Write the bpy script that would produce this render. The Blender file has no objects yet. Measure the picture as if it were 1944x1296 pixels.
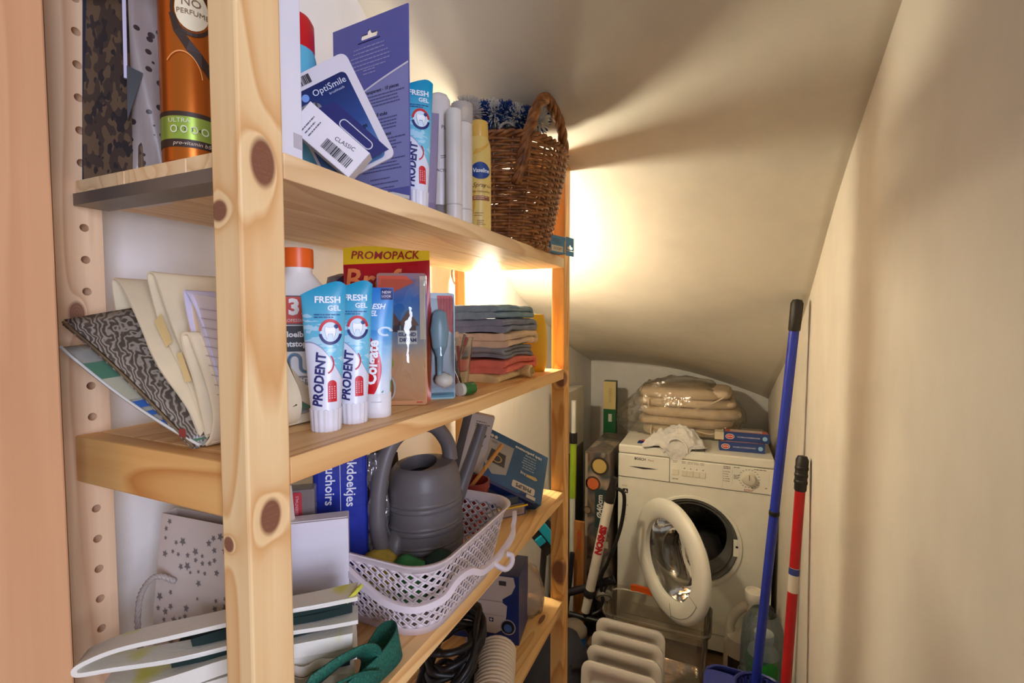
import bpy, bmesh, math, random
from mathutils import Vector, Matrix, noise, Euler
random.seed(7)
PI = math.pi
S = bpy.context.scene
COL = S.collection

# ------------------------------------------------------------------ camera, world, lights, exposure
cam_d = bpy.data.cameras.new('camera'); cam = bpy.data.objects.new('camera', cam_d); COL.objects.link(cam)
cam_d.sensor_width = 36.0; cam_d.lens = 910.0/1944*36.0; cam_d.clip_start = 0.01
cam.location = (0, 0, 1.40)
cam.rotation_euler = (math.radians(90-2.8), 0, math.radians(23.6))
S.camera = cam
W = bpy.data.worlds.new('hall_daylight'); S.world = W; W.use_nodes = True
W.node_tree.nodes['Background'].inputs[0].default_value = (1.0, 0.92, 0.82, 1)
W.node_tree.nodes['Background'].inputs[1].default_value = 0.34
ld = bpy.data.lights.new('hall_window_light', 'AREA'); ld.shape = 'RECTANGLE'; ld.size = 0.8; ld.size_y = 1.3
ld.energy = 48; ld.color = (0.70, 0.75, 1.0)
lo = bpy.data.objects.new('hall_window_light', ld); COL.objects.link(lo)
lo.location = (1.50, -0.95, 1.50)
lo.rotation_euler = (Vector((-0.55, 0.45, 1.25))-Vector(lo.location)).to_track_quat('-Z', 'Y').to_euler()
S.view_settings.view_transform = 'Standard'; S.view_settings.look = 'None'
S.view_settings.gamma = 1.0; S.view_settings.use_curve_mapping = False
S.view_settings.exposure = 0.0
S.cycles.transparent_max_bounces = 24
BULB = 560.0      # emission of the closet bulb

# ------------------------------------------------------------------ colours and materials
def lin(c):
    c = c/255.0
    return c/12.92 if c <= 0.04045 else ((c+0.055)/1.055)**2.4
def C(r, g, b): return (lin(r), lin(g), lin(b), 1)
MC = {}
class NT:
    def __init__(s, name):
        s.m = bpy.data.materials.new(name); s.m.use_nodes = True
        s.t = s.m.node_tree; s.b = s.t.nodes['Principled BSDF']
    def n(s, typ, **kw):
        x = s.t.nodes.new(typ)
        for k, v in kw.items():
            if k.startswith('i_'): x.inputs[k[2:].replace('_', ' ')].default_value = v
            else: setattr(x, k, v)
        return x
    def l(s, a, b): s.t.links.new(a, b)
    def math(s, op, a, b=None, c=None, clamp=False):
        x = s.t.nodes.new('ShaderNodeMath'); x.operation = op; x.use_clamp = clamp
        for i, q in enumerate((a, b, c)):
            if q is None: continue
            if isinstance(q, (int, float)): x.inputs[i].default_value = q
            else: s.l(q, x.inputs[i])
        return x.outputs[0]
    def mix(s, f, a, b):
        x = s.t.nodes.new('ShaderNodeMix'); x.data_type = 'RGBA'
        if isinstance(f, (int, float)): x.inputs[0].default_value = f
        else: s.l(f, x.inputs[0])
        for i, q in ((6, a), (7, b)):
            if isinstance(q, tuple): x.inputs[i].default_value = q
            else: s.l(q, x.inputs[i])
        return x.outputs[2]
    def obj(s): return s.n('ShaderNodeTexCoord').outputs['Object']
    def sep(s, v):
        x = s.n('ShaderNodeSeparateXYZ'); s.l(v, x.inputs[0]); return x.outputs
    def mp(s, v, scale=(1, 1, 1), loc=(0, 0, 0), rot=(0, 0, 0)):
        x = s.n('ShaderNodeMapping'); s.l(v, x.inputs[0]); x.inputs['Scale'].default_value = scale
        x.inputs['Location'].default_value = loc; x.inputs['Rotation'].default_value = rot; return x.outputs[0]
    def noise(s, v, scale, detail=2, rough=.5, out='Fac'):
        x = s.n('ShaderNodeTexNoise'); s.l(v, x.inputs['Vector']); x.inputs['Scale'].default_value = scale
        x.inputs['Detail'].default_value = detail; x.inputs['Roughness'].default_value = rough; return x.outputs[out]
    def ramp(s, f, stops):
        x = s.n('ShaderNodeValToRGB'); s.l(f, x.inputs[0]); e = x.color_ramp.elements
        while len(e) < len(stops): e.new(.5)
        for q, (p, c) in zip(e, stops): q.position = p; q.color = c
        return x.outputs[0]
    def bump(s, h, st=.2, dist=.001):
        x = s.n('ShaderNodeBump'); x.inputs['Strength'].default_value = st; x.inputs['Distance'].default_value = dist
        s.l(h, x.inputs['Height']); s.l(x.outputs[0], s.b.inputs['Normal'])
    def col(s, c):
        if isinstance(c, tuple): s.b.inputs['Base Color'].default_value = c
        else: s.l(c, s.b.inputs['Base Color'])

def M(name, rgb, rough=.5, metal=0, var=.06, vs=12, bump=0, bs=120, bd=.001, trans=0, alpha=1, sss=0, ior=1.45, coat=0):
    """plain procedural material: base colour with soft noise variation and fine relief"""
    key = (name, rgb)
    if key in MC: return MC[key]
    N = NT(name); o = N.obj(); c = C(*rgb)
    f = N.noise(o, vs, 3)
    dk = tuple(x*(1-var*2) for x in c[:3])+(1,); lt = tuple(min(1, x*(1+var)) for x in c[:3])+(1,)
    N.col(N.ramp(f, [(.3, dk), (.7, lt)]))
    b = N.b.inputs
    b['Roughness'].default_value = rough; b['Metallic'].default_value = metal; b['IOR'].default_value = ior
    b['Transmission Weight'].default_value = trans; b['Alpha'].default_value = alpha; b['Coat Weight'].default_value = coat
    if bump: N.bump(N.noise(o, bs, 3), bump, bd)
    MC[key] = N.m; return N.m
def K(r, g, b, rough=.45):
    """flat printed ink"""
    key = ('ink', r, g, b, rough)
    if key not in MC:
        N = NT('printed_ink'); N.col(C(r, g, b)); N.b.inputs['Roughness'].default_value = rough; MC[key] = N.m
    return MC[key]
def clear(name, rgb=(255, 255, 255), gloss=.25, rough=.08, tint=1.0, body=0.0, bmp=.8, fk=.6):
    """thin clear plastic film: mostly see-through with a glossy skin"""
    key = (name, rgb)
    if key in MC: return MC[key]
    m = bpy.data.materials.new(name); m.use_nodes = True; t = m.node_tree; t.nodes.clear()
    o = t.nodes.new('ShaderNodeOutputMaterial'); tr = t.nodes.new('ShaderNodeBsdfTransparent'); tr.inputs[0].default_value = tuple(x*tint for x in C(*rgb)[:3])+(1,)
    g = t.nodes.new('ShaderNodeBsdfGlossy'); g.inputs['Roughness'].default_value = rough
    df = t.nodes.new('ShaderNodeBsdfDiffuse'); df.inputs[0].default_value = C(*rgb)
    fr = t.nodes.new('ShaderNodeFresnel'); fr.inputs[0].default_value = 1.45
    nz = t.nodes.new('ShaderNodeTexNoise'); nz.inputs['Scale'].default_value = 22; nz.inputs['Detail'].default_value = 4
    tc = t.nodes.new('ShaderNodeTexCoord'); t.links.new(tc.outputs['Object'], nz.inputs['Vector'])
    bp = t.nodes.new('ShaderNodeBump'); bp.inputs['Strength'].default_value = bmp; bp.inputs['Distance'].default_value = .012
    t.links.new(nz.outputs[0], bp.inputs['Height']); t.links.new(bp.outputs[0], g.inputs['Normal']); t.links.new(bp.outputs[0], fr.inputs['Normal'])
    ma = t.nodes.new('ShaderNodeMath'); ma.operation = 'MULTIPLY_ADD'; ma.inputs[1].default_value = fk; ma.inputs[2].default_value = gloss*.15
    t.links.new(fr.outputs[0], ma.inputs[0])
    m0 = t.nodes.new('ShaderNodeMixShader'); m0.inputs[0].default_value = body
    t.links.new(tr.outputs[0], m0.inputs[1]); t.links.new(df.outputs[0], m0.inputs[2])
    mx = t.nodes.new('ShaderNodeMixShader'); t.links.new(ma.outputs[0], mx.inputs[0])
    t.links.new(m0.outputs[0], mx.inputs[1]); t.links.new(g.outputs[0], mx.inputs[2]); t.links.new(mx.outputs[0], o.inputs[0])
    MC[key] = m; return m
def wood(name, light, dark, axis=2, knots=(), seed=0.0, rings=9.0, rough=.5, contrast=1.0, knotcol=(152, 98, 72)):
    """pine: growth rings are level lines of a noise stretched along the grain, bent round real knots"""
    N = NT(name); o = N.obj()
    st = [9.0, 9.0, 9.0]; st[axis] = 0.9
    v = N.mp(o, tuple(st), (seed, seed*1.7, seed*.6))
    fld = N.noise(v, 1.6, 1.5, .45)
    kn = None
    for (cx, cy, cz, rx, ry, rz) in knots:
        q = N.mp(o, (1/rx, 1/ry, 1/rz), (-cx/rx, -cy/ry, -cz/rz))
        x = N.n('ShaderNodeVectorMath', operation='LENGTH'); N.l(q, x.inputs[0]); d = x.outputs['Value']
        fld = N.math('ADD', fld, N.math('DIVIDE', .35, N.math('ADD', 1.0, N.math('MULTIPLY', d, d))))
        mk = N.math('SUBTRACT', 1.0, N.math('SMOOTH_MIN', N.math('MAXIMUM', N.math('MULTIPLY', N.math('SUBTRACT', d, .85), 3.2), 0), 1.0, .05), clamp=True)
        rg = N.math('MULTIPLY_ADD', N.math('SINE', N.math('MULTIPLY', d, 22.0)), .12, .5)
        kn = (mk, rg) if kn is None else (N.math('MAXIMUM', kn[0], mk), N.math('MINIMUM', kn[1], rg))
    w = N.math('FRACT', N.math('MULTIPLY', fld, rings))
    fs = [160.0, 160.0, 160.0]; fs[axis] = 5.0
    fine = N.noise(N.mp(o, tuple(fs)), 1.0, 2)
    L, D = C(*light), C(*dark)
    mid = tuple(L[i]*(1-.35*contrast)+D[i]*.35*contrast for i in range(3))+(1,)
    dd = tuple(L[i]*(1-contrast)+D[i]*contrast for i in range(3))+(1,)
    c = N.ramp(w, [(0, L), (.55, mid), (.86, dd), (1.0, L)])
    c = N.mix(N.math('MULTIPLY', N.math('SUBTRACT', fine, .35, clamp=True), .55), c, D)
    blot = N.noise(N.mp(o, tuple(s*.35 for s in st), (3+seed, 1, 2)), 1.0, 2)
    c = N.mix(N.math('MULTIPLY', N.math('SUBTRACT', blot, .5, clamp=True), .7), c, D)
    if kn:
        kc = N.ramp(kn[1], [(.36, tuple(x*.72 for x in C(*knotcol)[:3])+(1,)), (.62, C(*knotcol))])
        c = N.mix(kn[0], c, kc)
    N.col(c); N.b.inputs['Roughness'].default_value = rough
    N.bump(fine, .15, .0006)
    return N.m

# ------------------------------------------------------------------ mesh builder
class MB:
    def __init__(s): s.v = []; s.f = []; s.mi = []
    def add(s, vs, fs, mi=0):
        b = len(s.v); s.v += [Vector(p) for p in vs]
        for f in fs: s.f.append([i+b for i in f]); s.mi.append(mi)
        return s
    def box(s, c, d, R=None, mi=0):
        vs = []
        for x in (-.5, .5):
            for y in (-.5, .5):
                for z in (-.5, .5):
                    p = Vector((x*d[0], y*d[1], z*d[2]))
                    if R is not None: p = R @ p
                    vs.append(p+Vector(c))
        return s.add(vs, [(0, 1, 3, 2), (4, 6, 7, 5), (0, 4, 5, 1), (2, 3, 7, 6), (0, 2, 6, 4), (1, 5, 7, 3)], mi)
    def bx(s, x0, x1, y0, y1, z0, z1, mi=0): return s.box(((x0+x1)/2, (y0+y1)/2, (z0+z1)/2), (x1-x0, y1-y0, z1-z0), None, mi)
    def loft(s, rings, closed=True, cap0=True, cap1=True, mi=0):
        n = len(rings[0]); vs = [p for r in rings for p in r]; fs = []
        for i in range(len(rings)-1):
            for j in range(n if closed else n-1):
                k = (j+1) % n; fs.append((i*n+j, i*n+k, (i+1)*n+k, (i+1)*n+j))
        if closed and cap0: fs.append(tuple(reversed(range(n))))
        if closed and cap1: fs.append(tuple((len(rings)-1)*n+j for j in range(n)))
        return s.add(vs, fs, mi)
    def lathe(s, prof, n=28, c=(0, 0, 0), sx=1, sy=1, cap0=True, cap1=True, mi=0, R=None):
        rings = []
        for r, z in prof:
            ring = []
            for j in range(n):
                a = 2*PI*j/n; p = Vector((r*math.cos(a)*sx, r*math.sin(a)*sy, z))
                if R is not None: p = R @ p
                ring.append(p+Vector(c))
            rings.append(ring)
        return s.loft(rings, True, cap0, cap1, mi)
    def tube(s, pts, r, n=8, closed=False, mi=0, cap=True):
        pts = [Vector(p) for p in pts]; m = len(pts); rings = []
        up = None
        for i in range(m):
            a = pts[(i-1) % m] if (closed or i > 0) else pts[i]; b = pts[(i+1) % m] if (closed or i < m-1) else pts[i]
            t = (b-a).normalized()
            if up is None:
                up = t.orthogonal().normalized()
            up = (up-t*up.dot(t))
            up = up.normalized() if up.length > 1e-6 else t.orthogonal().normalized()
            w = t.cross(up); rr = r[i] if isinstance(r, (list, tuple)) else r
            rings.append([pts[i]+(up*math.cos(2*PI*j/n)+w*math.sin(2*PI*j/n))*rr for j in range(n)])
        if closed:
            vs = [p for q in rings for p in q]; fs = []
            for i in range(m):
                for j in range(n):
                    k = (j+1) % n; i2 = (i+1) % m; fs.append((i*n+j, i*n+k, i2*n+k, i2*n+j))
            return s.add(vs, fs, mi)
        return s.loft(rings, True, cap, cap, mi)
    def prism(s, pts, y0, y1, mi=0):
        """outline in x,z extruded along y"""
        n = len(pts); vs = [(x, y0, z) for x, z in pts]+[(x, y1, z) for x, z in pts]
        fs = [tuple(range(n)), tuple(reversed(range(n, 2*n)))]+[(i, i+n, (i+1) % n+n, (i+1) % n) for i in range(n)]
        return s.add(vs, fs, mi)
    def grid(s, fn, nu, nv, mi=0):
        vs = [fn(i/nu, j/nv) for i in range(nu+1) for j in range(nv+1)]
        fs = [(i*(nv+1)+j, (i+1)*(nv+1)+j, (i+1)*(nv+1)+j+1, i*(nv+1)+j+1) for i in range(nu) for j in range(nv)]
        return s.add(vs, fs, mi)
    def xf(s, fn): s.v = [Vector(fn(p)) for p in s.v]; return s
    def build(s, name, mats, parent=None, smooth=None, bevel=0, bseg=2, solid=0, sub=0, soff=-1, fix=True):
        me = bpy.data.meshes.new(name); me.from_pydata([tuple(p) for p in s.v], [], s.f)
        if not isinstance(mats, (list, tuple)): mats = [mats]
        for m in mats: me.materials.append(m)
        me.polygons.foreach_set('material_index', s.mi)
        if fix:
            bm = bmesh.new(); bm.from_mesh(me); bmesh.ops.recalc_face_normals(bm, faces=bm.faces); bm.to_mesh(me); bm.free()
        if smooth is not None:
            me.shade_smooth()
            if smooth < 170: me.set_sharp_from_angle(angle=math.radians(smooth))
        me.update()
        o = bpy.data.objects.new(name, me); COL.objects.link(o)
        if parent is not None: o.parent = parent
        if solid:
            q = o.modifiers.new('thickness', 'SOLIDIFY'); q.thickness = solid; q.offset = soff
        if bevel:
            q = o.modifiers.new('bevel', 'BEVEL'); q.width = bevel; q.segments = bseg; q.limit_method = 'ANGLE'; q.angle_limit = math.radians(40)
        if sub:
            q = o.modifiers.new('sub', 'SUBSURF'); q.levels = sub; q.render_levels = sub
        return o
def thing(name, label, cat, loc=(0, 0, 0), rz=0, rx=0, ry=0, group=None):
    o = bpy.data.objects.new(name, None); COL.objects.link(o); o.empty_display_size = .05
    o.location = loc
    o.rotation_euler = (Matrix.Rotation(math.radians(rz), 3, 'Z') @ Matrix.Rotation(math.radians(ry), 3, 'Y') @ Matrix.Rotation(math.radians(rx), 3, 'X')).to_euler()
    o['label'] = label; o['category'] = cat
    if group: o['group'] = group
    return o
def struct(o): o['kind'] = 'structure'; return o
def tag(o, label, cat, group=None):
    o['label'] = label; o['category'] = cat
    if group: o['group'] = group
    return o
def cr(pts, k=6, closed=False):
    """Catmull-Rom through points"""
    P = [Vector(p) for p in pts]; n = len(P); out = []
    rng = range(n if closed else n-1)
    for i in rng:
        g = lambda j: P[j % n] if closed else P[max(0, min(n-1, j))]
        a, b, c, d = g(i-1), g(i), g(i+1), g(i+2)
        for s in range(k):
            t = s/k
            out.append(.5*((2*b)+(c-a)*t+(2*a-5*b+4*c-d)*t*t+(3*b-a-3*c+d)*t*t*t))
    if not closed: out.append(P[-1])
    return out
def rrect(x0, x1, z0, z1, r, k=4):
    out = []
    for cx, cz, a0 in ((x1-r, z1-r, 0), (x0+r, z1-r, 90), (x0+r, z0+r, 180), (x1-r, z0+r, 270)):
        for i in range(k+1):
            a = math.radians(a0+90*i/k); out.append((cx+r*math.cos(a), cz+r*math.sin(a)))
    return out
# ---- flat print laid on a surface y = f(x, z) of a thing, facing local -Y
def on(y0): return lambda x, z: y0
def cyl(r, cx=0): return lambda x, z: -math.sqrt(max(r*r-(x-cx)**2, 1e-8))
OFF = .0004
def text(body, size, ink, parent, x=0, z=0, f=on(0), rot=0, shear=0, align='CENTER', off=OFF, bold=0, sx=1.0, name='lettering', flipx=False):
    cu = bpy.data.curves.new(name, 'FONT'); cu.body = body; cu.size = size; cu.shear = shear
    cu.align_x = align; cu.align_y = 'CENTER'; cu.offset = bold; cu.resolution_u = 2; cu.fill_mode = 'FRONT'
    to = bpy.data.objects.new(name, cu); COL.objects.link(to)
    dg = bpy.context.evaluated_depsgraph_get()
    me = bpy.data.meshes.new_from_object(to.evaluated_get(dg)); bpy.data.objects.remove(to); bpy.data.curves.remove(cu)
    if f(0.004, z) != f(0.0, z) or f(x+.01, z) != f(x, z):
        bm = bmesh.new(); bm.from_mesh(me); bmesh.ops.triangulate(bm, faces=bm.faces)
        for lim in (.004, .0025, .0018):
            es = [e for e in bm.edges if e.calc_length() > lim]
            if not es: continue
            bmesh.ops.subdivide_edges(bm, edges=es, cuts=1); bmesh.ops.triangulate(bm, faces=bm.faces)
        bm.to_mesh(me); bm.free()
    ca, sa = math.cos(math.radians(rot)), math.sin(math.radians(rot))
    for v in me.vertices:
        px, pz = v.co.x*sx, v.co.y
        if flipx: px = -px
        qx, qz = x+px*ca-pz*sa, z+px*sa+pz*ca
        v.co = (qx, f(qx, qz)-off, qz)
    me.name = name; me.materials.clear(); me.materials.append(ink)
    o = bpy.data.objects.new(name, me); COL.objects.link(o); o.parent = parent; return o
def patch(name, ink, parent, x0, x1, z0, z1, f=on(0), n=6, off=OFF, rot=0):
    m = MB(); cx, cz = (x0+x1)/2, (z0+z1)/2; ca, sa = math.cos(math.radians(rot)), math.sin(math.radians(rot))
    def fn(u, w):
        a, b = (u-.5)*(x1-x0), (w-.5)*(z1-z0); x, z = cx+a*ca-b*sa, cz+a*sa+b*ca
        return (x, f(x, z)-off, z)
    m.grid(fn, n, n); return m.build(name, ink, parent, fix=False)
def oval(name, ink, parent, x, z, rx, rz, f=on(0), off=OFF, r0=0.0, n=24, k=3, a0=0, a1=360, rot=0):
    m = MB(); ca, sa = math.cos(math.radians(rot)), math.sin(math.radians(rot))
    def fn(u, w):
        a = math.radians(a0+(a1-a0)*u); q = r0+(1-r0)*w
        px, pz = rx*q*math.cos(a), rz*q*math.sin(a)
        X, Z = x+px*ca-pz*sa, z+px*sa+pz*ca; return (X, f(X, Z)-off, Z)
    m.grid(fn, n, k); return m.build(name, ink, parent, fix=False)
def poly(name, ink, parent, pts, f=on(0), off=OFF):
    m = MB(); m.add([(x, f(x, z)-off, z) for x, z in pts], [tuple(range(len(pts)))]); return m.build(name, ink, parent, fix=False)
def scrawl(ink, parent, x0, x1, z1, rows, dz, h, f=on(0), off=OFF, seed=1, center=False, name='fine_print'):
    """rows of word-sized dashes: print too small to read"""
    rd = random.Random(seed); m = MB()
    for i in range(rows):
        z = z1-i*dz; w = (x1-x0)*rd.uniform(.6, 1.0); x = x0 if not center else (x0+x1-w)/2; e = x+w
        while x < e:
            l = rd.uniform(1.2, 4.5)*h
            b = min(x+l, e); m.add([(x, f(x, z)-off, z), (b, f(b, z)-off, z), (b, f(b, z+h)-off, z+h), (x, f(x, z+h)-off, z+h)], [(0, 1, 2, 3)])
            x = b+h*.55
    return m.build(name, ink, parent, fix=False)
def barcode(parent, x0, x1, z0, z1, f=on(0), seed=3, off=OFF*2, vertical=True):
    rd = random.Random(seed); m = MB(); a0, a1 = (x0, x1) if vertical else (z0, z1); a = a0
    while a < a1:
        w = rd.choice((1, 1, 2, 3))*(a1-a0)/70; b = min(a+w, a1)
        q = [(a, z0), (b, z0), (b, z1), (a, z1)] if vertical else [(x0, a), (x1, a), (x1, b), (x0, b)]
        m.add([(x, f(x, z)-off, z) for x, z in q], [(0, 1, 2, 3)]); a = b+rd.choice((1, 1, 2))*(a1-a0)/70
    return m.build('barcode', K(25, 25, 30), parent, fix=False)
def cloth_fold(path, thick, d0, d1, nd=8, wob=.002, seed=0, rnd=.006):
    """like ribbon, but the front and back rims are rounded like soft cloth and the whole fold sags"""
    m = MB(); P = [Vector((p[0], p[1], 0)) for p in path]; n = len(P); T = []
    for i in range(n):
        t = (P[min(i+1, n-1)]-P[max(i-1, 0)]).normalized(); T.append(Vector((-t.y, t.x, 0)))
    ks = [(d0+rnd*(1-math.cos(a)), max(.12, math.sin(a))) for a in (0.12, .45, .9, PI/2)]+[(d0+rnd+(d1-d0-2*rnd)*k/nd, 1) for k in range(1, nd)]+[(d1-rnd*(1-math.cos(a)), max(.12, math.sin(a))) for a in (PI/2, .9, .45, .12)]
    rings = []
    for d, q in ks:
        ring = []
        for pts in ([P[i]+T[i]*thick/2*q for i in range(n)], [P[i]-T[i]*thick/2*q for i in reversed(range(n))]):
            for p in pts:
                w = noise.noise_vector(Vector((p.x*16+seed, d*16, p.y*22+seed)))*wob+noise.noise_vector(Vector((p.x*45+seed, d*45, p.y*60)))*wob*.35
                ring.append((p.x+w.x, d+w.y*2.2, p.y+w.z))
        rings.append(ring)
    m.loft(rings); return m
def ribbon(path, thick, d0, d1, nd=6, wob=.0015, ax='y', seed=0, ends=0.0):
    """sheet following a path in the x,z plane, extruded along y; with thickness and a slight wobble"""
    m = MB(); P = [Vector((p[0], p[1], 0)) for p in path]; n = len(P); L = []; Rr = []
    for i in range(n):
        t = (P[min(i+1, n-1)]-P[max(i-1, 0)]).normalized(); nn = Vector((-t.y, t.x, 0)); L.append(P[i]+nn*thick/2); Rr.append(P[i]-nn*thick/2)
    outl = L+Rr[::-1]; rings = []
    for k in range(nd+1):
        d = d0+(d1-d0)*k/nd; ring = []
        sq = 1.0 if ends == 0 else 1-ends*(abs(2*k/nd-1)**4)
        for p in outl:
            w = noise.noise_vector(Vector((p.x*14+seed, d*14, p.y*14)))*wob
            ring.append((p.x*1.0+w.x, d+w.y*2, p.y+w.z) if ends == 0 else (p.x+w.x, d+w.y*2, p.y*sq+w.z))
        rings.append(ring)
    m.loft(rings); return m
def crumple(m, amp, sc, seed=0):
    for i, p in enumerate(m.v): m.v[i] = p+noise.noise_vector(p*sc+Vector((seed, seed, seed)))*amp+noise.noise_vector(p*sc*2.7+Vector((seed, 0, seed)))*amp*.45
    return m

# ------------------------------------------------------------------ the setting
def plaster(name, rgb, bump=.25):
    N = NT(name); o = N.obj(); c = C(*rgb)
    f = N.noise(o, 2.2, 4, .6); g = N.noise(N.mp(o, (1, 1, .5)), 9, 4, .6)
    k = N.math('ADD', N.math('MULTIPLY', f, .6), N.math('MULTIPLY', g, .4))
    N.col(N.ramp(k, [(.38, tuple(x*.9 for x in c[:3])+(1,)), (.55, c)]))
    N.b.inputs['Roughness'].default_value = .75
    N.bump(N.math('ADD', N.noise(o, 14, 4), N.math('MULTIPLY', N.noise(o, 160, 2), .12)), bump, .004); return N.m
wallm = plaster('wall_plaster', (234, 230, 226)); ceilm = plaster('ceiling_plaster', (228, 221, 206)); rightm = plaster('right_wall_plaster', (228, 219, 204))
LX, RX, BY = -.682, .222, 2.70
def vinyl():
    N = NT('floor_vinyl'); o = N.obj(); f = N.noise(N.mp(o, (3, 30, 1)), 2, 4); N.col(N.ramp(f, [(.3, C(112, 88, 62)), (.7, C(150, 122, 90))])); N.b.inputs['Roughness'].default_value = .55; return N.m
struct(MB().bx(-1.4, 1.6, -2.2, BY+.1, -.06, 0).build('floor', vinyl()))
ml = MB().bx(LX-.1, LX, .236, BY+.1, 0, 2.9); struct(ml.build('wall_left', wallm))
struct(MB().bx(LX, RX, BY, BY+.1, 0, 1.6).build('wall_back', wallm))
struct(MB().bx(RX, RX+.1, .17, BY+.1, 0, 2.9).build('wall_right', rightm))
# sloping underside of the stairs: steeper near, flatter far, tilted to the right and bulging at the back
ST = [(-.35, 2.86, 2.45), (.2, 2.50, 2.19), (.852, 2.058, 1.893), (1.25, 1.79, 1.705), (1.594, 1.558, 1.492), (1.80, 1.475, 1.385), (2.0, 1.408, 1.305), (2.266, 1.314, 1.21), (2.7, 1.208, 1.045), (2.82, 1.17, 1.0)]
rows = cr([(a, b, c) for a, b, c in ST], 6)
def ceil_pt(u, w):
    i = min(int(u*(len(rows)-1)), len(rows)-2); t = u*(len(rows)-1)-i; r = rows[i].lerp(rows[i+1], t)
    z = r.y+(r.z-r.y)*w
    k = max(0, min(1, (r.x-1.9)/.8)); k = k*k*(3-2*k)
    z += .055*k*math.sin(PI*min(1, max(0, w)))**.8
    x = LX-.02+(RX-LX+.04)*w
    z += .004*noise.noise(Vector((x*3, r.x*3, 0)))
    return (x, r.x, z)
mc = MB().grid(ceil_pt, len(rows)-1, 24); struct(mc.build('ceiling', ceilm, None, 180, solid=.05, soff=-1))
# beech door frame at the near left, with its stop strip
beech = wood('beech_veneer', (222, 170, 124), (200, 142, 98), 2, (), 3.1, 5, .42, .5)
MB_ = MB().bx(-.95, -.5465, .135, .232, 0, 2.6); df = struct(MB_.build('trim_1', beech, None, bevel=.002))
MB().bx(-.68, -.557, .232, .2355, 0, 2.6).build('door_stop', wood('beech_edge', (150, 104, 72), (120, 80, 54), 2, (), 1.2, 5, .5, .5), df)
# crack between ceiling and right wall
mk = MB(); pr = []
for i in range(60):
    u = .16+.56*i/59; p = ceil_pt(u, .955+.018*noise.noise(Vector((i*.35, 0, 0)))+.012*noise.noise(Vector((i*1.1, 4, 0)))); pr.append((p[0], p[1], p[2]-.0024))
ck = mk.tube(pr, .0013, 4).build('plaster_crack', K(120, 96, 70), bpy.data.objects['ceiling'])

# ------------------------------------------------------------------ pine shelving unit
YN0, YN1, YF0, YF1 = .263, .305, 1.110, 1.153
XR0, XR1, XF0, XF1 = -.652, -.620, -.380, -.347
unit = thing('shelving_unit', 'pine wooden shelving unit with four shelves along the left wall', 'shelf', (0, 0, 0))
LT, DK = (248, 214, 158), (224, 170, 108)
pw1 = wood('pine_front_post', LT, DK, 2, [(XF1, .2845, 1.527, .02, .0115, .0195), (XF0+.008, YN0, 1.486, .0095, .02, .0085), (XF1, .2835, 1.232, .02, .0100, .0150), (XF0+.008, YN0, 1.212, .006, .02, .0068)], .3, 8)
MB().bx(XF0, XF1, YN0, YN1, 0, 1.79).build('post', pw1, unit, bevel=.0022)
MB().bx(XF0, XF1, YF0, YF1, 0, 1.79).build('post', wood('pine_post_far', (240, 192, 118), (206, 142, 72), 2, [(XF1-.008, YF0, 1.252, .014, .03, .02), (XF1-.01, YF0, .77, .02, .03, .03)], 2.2, 8), unit, bevel=.0022)
MB().bx(XR0, XR1, YF0, YF1, 0, 1.79).build('post', wood('pine_post_rear', (244, 200, 124), (216, 160, 90), 2, (), 5.2, 8), unit, bevel=.0022)
# rear near post with peg holes in its inner face
def holed_post():
    m = MB(); x = XR1; yc = .2885; r = .0042; zs = [1.0585+.0336*i for i in range(-2, 22)]; h = .0336
    z0 = zs[0]-h/2; z1 = zs[-1]+h/2
    def q(a, b, c, d): m.add([(x, a, c), (x, b, c), (x, b, d), (x, a, d)], [(0, 1, 2, 3)])
    q(YN0, yc-.009, z0, z1); q(yc+.009, YN1, z0, z1); q(YN0, YN1, 0, z0); q(YN0, YN1, z1, 1.79)
    for zc in zs:
        sq = []; ci = []; n = 16
        for j in range(n):
            a = 2*PI*j/n; cx, sy = math.cos(a), math.sin(a); k = 1/max(abs(cx), abs(sy))
            sq.append((x, yc+.009*cx*k, zc+h/2*sy*k)); ci.append((x, yc+r*cx, zc+r*sy))
        inn = [(x-.022, p[1], p[2]) for p in ci]
        m.add(sq+ci, [(j, (j+1) % n, n+(j+1) % n, n+j) for j in range(n)])
        m.add(ci+inn, [(j, (j+1) % n, n+(j+1) % n, n+j) for j in range(n)]); m.add(inn, [tuple(range(n))])
    m.add([(XR0, YN0, 0), (x, YN0, 0), (x, YN1, 0), (XR0, YN1, 0), (XR0, YN0, 1.79), (x, YN0, 1.79), (x, YN1, 1.79), (XR0, YN1, 1.79)], [(0, 1, 5, 4), (1+1, 3, 7, 6), (3, 0, 4, 7), (0, 3, 2, 1), (4, 5, 6, 7)])
    return m.build('post', wood('pine_post_holes', (242, 208, 168), (208, 160, 118), 2, [(XR1, .279, 1.405, .03, .007, .012)], 7.7, 7, .55, .8, (158, 112, 84)), unit, fix=False)
holed_post()
pr_ = wood('pine_rail', (238, 186, 112), (206, 138, 70), 0, (), 4.4, 7, .5)
MB().bx(XR1, XF0, .272, .294, 1.228, 1.2765).build('cross_rail', pr_, unit, bevel=.002)
for y0, y1 in ((.272, .294), (1.121, 1.142)):
    MB().bx(XR1, XF0, y0, y1, 1.735, 1.775).build('cross_rail', pr_, unit, bevel=.002)
    MB().bx(XR1, XF0, y0, y1, .16, .205).build('cross_rail', pr_, unit, bevel=.002)
MB().bx(XR1, XF0, 1.121, 1.142, .62, .66).build('cross_rail', pr_, unit, bevel=.002)
metal = M('galvanised_strip', (150, 142, 132), .5, .75, .1)
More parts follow.
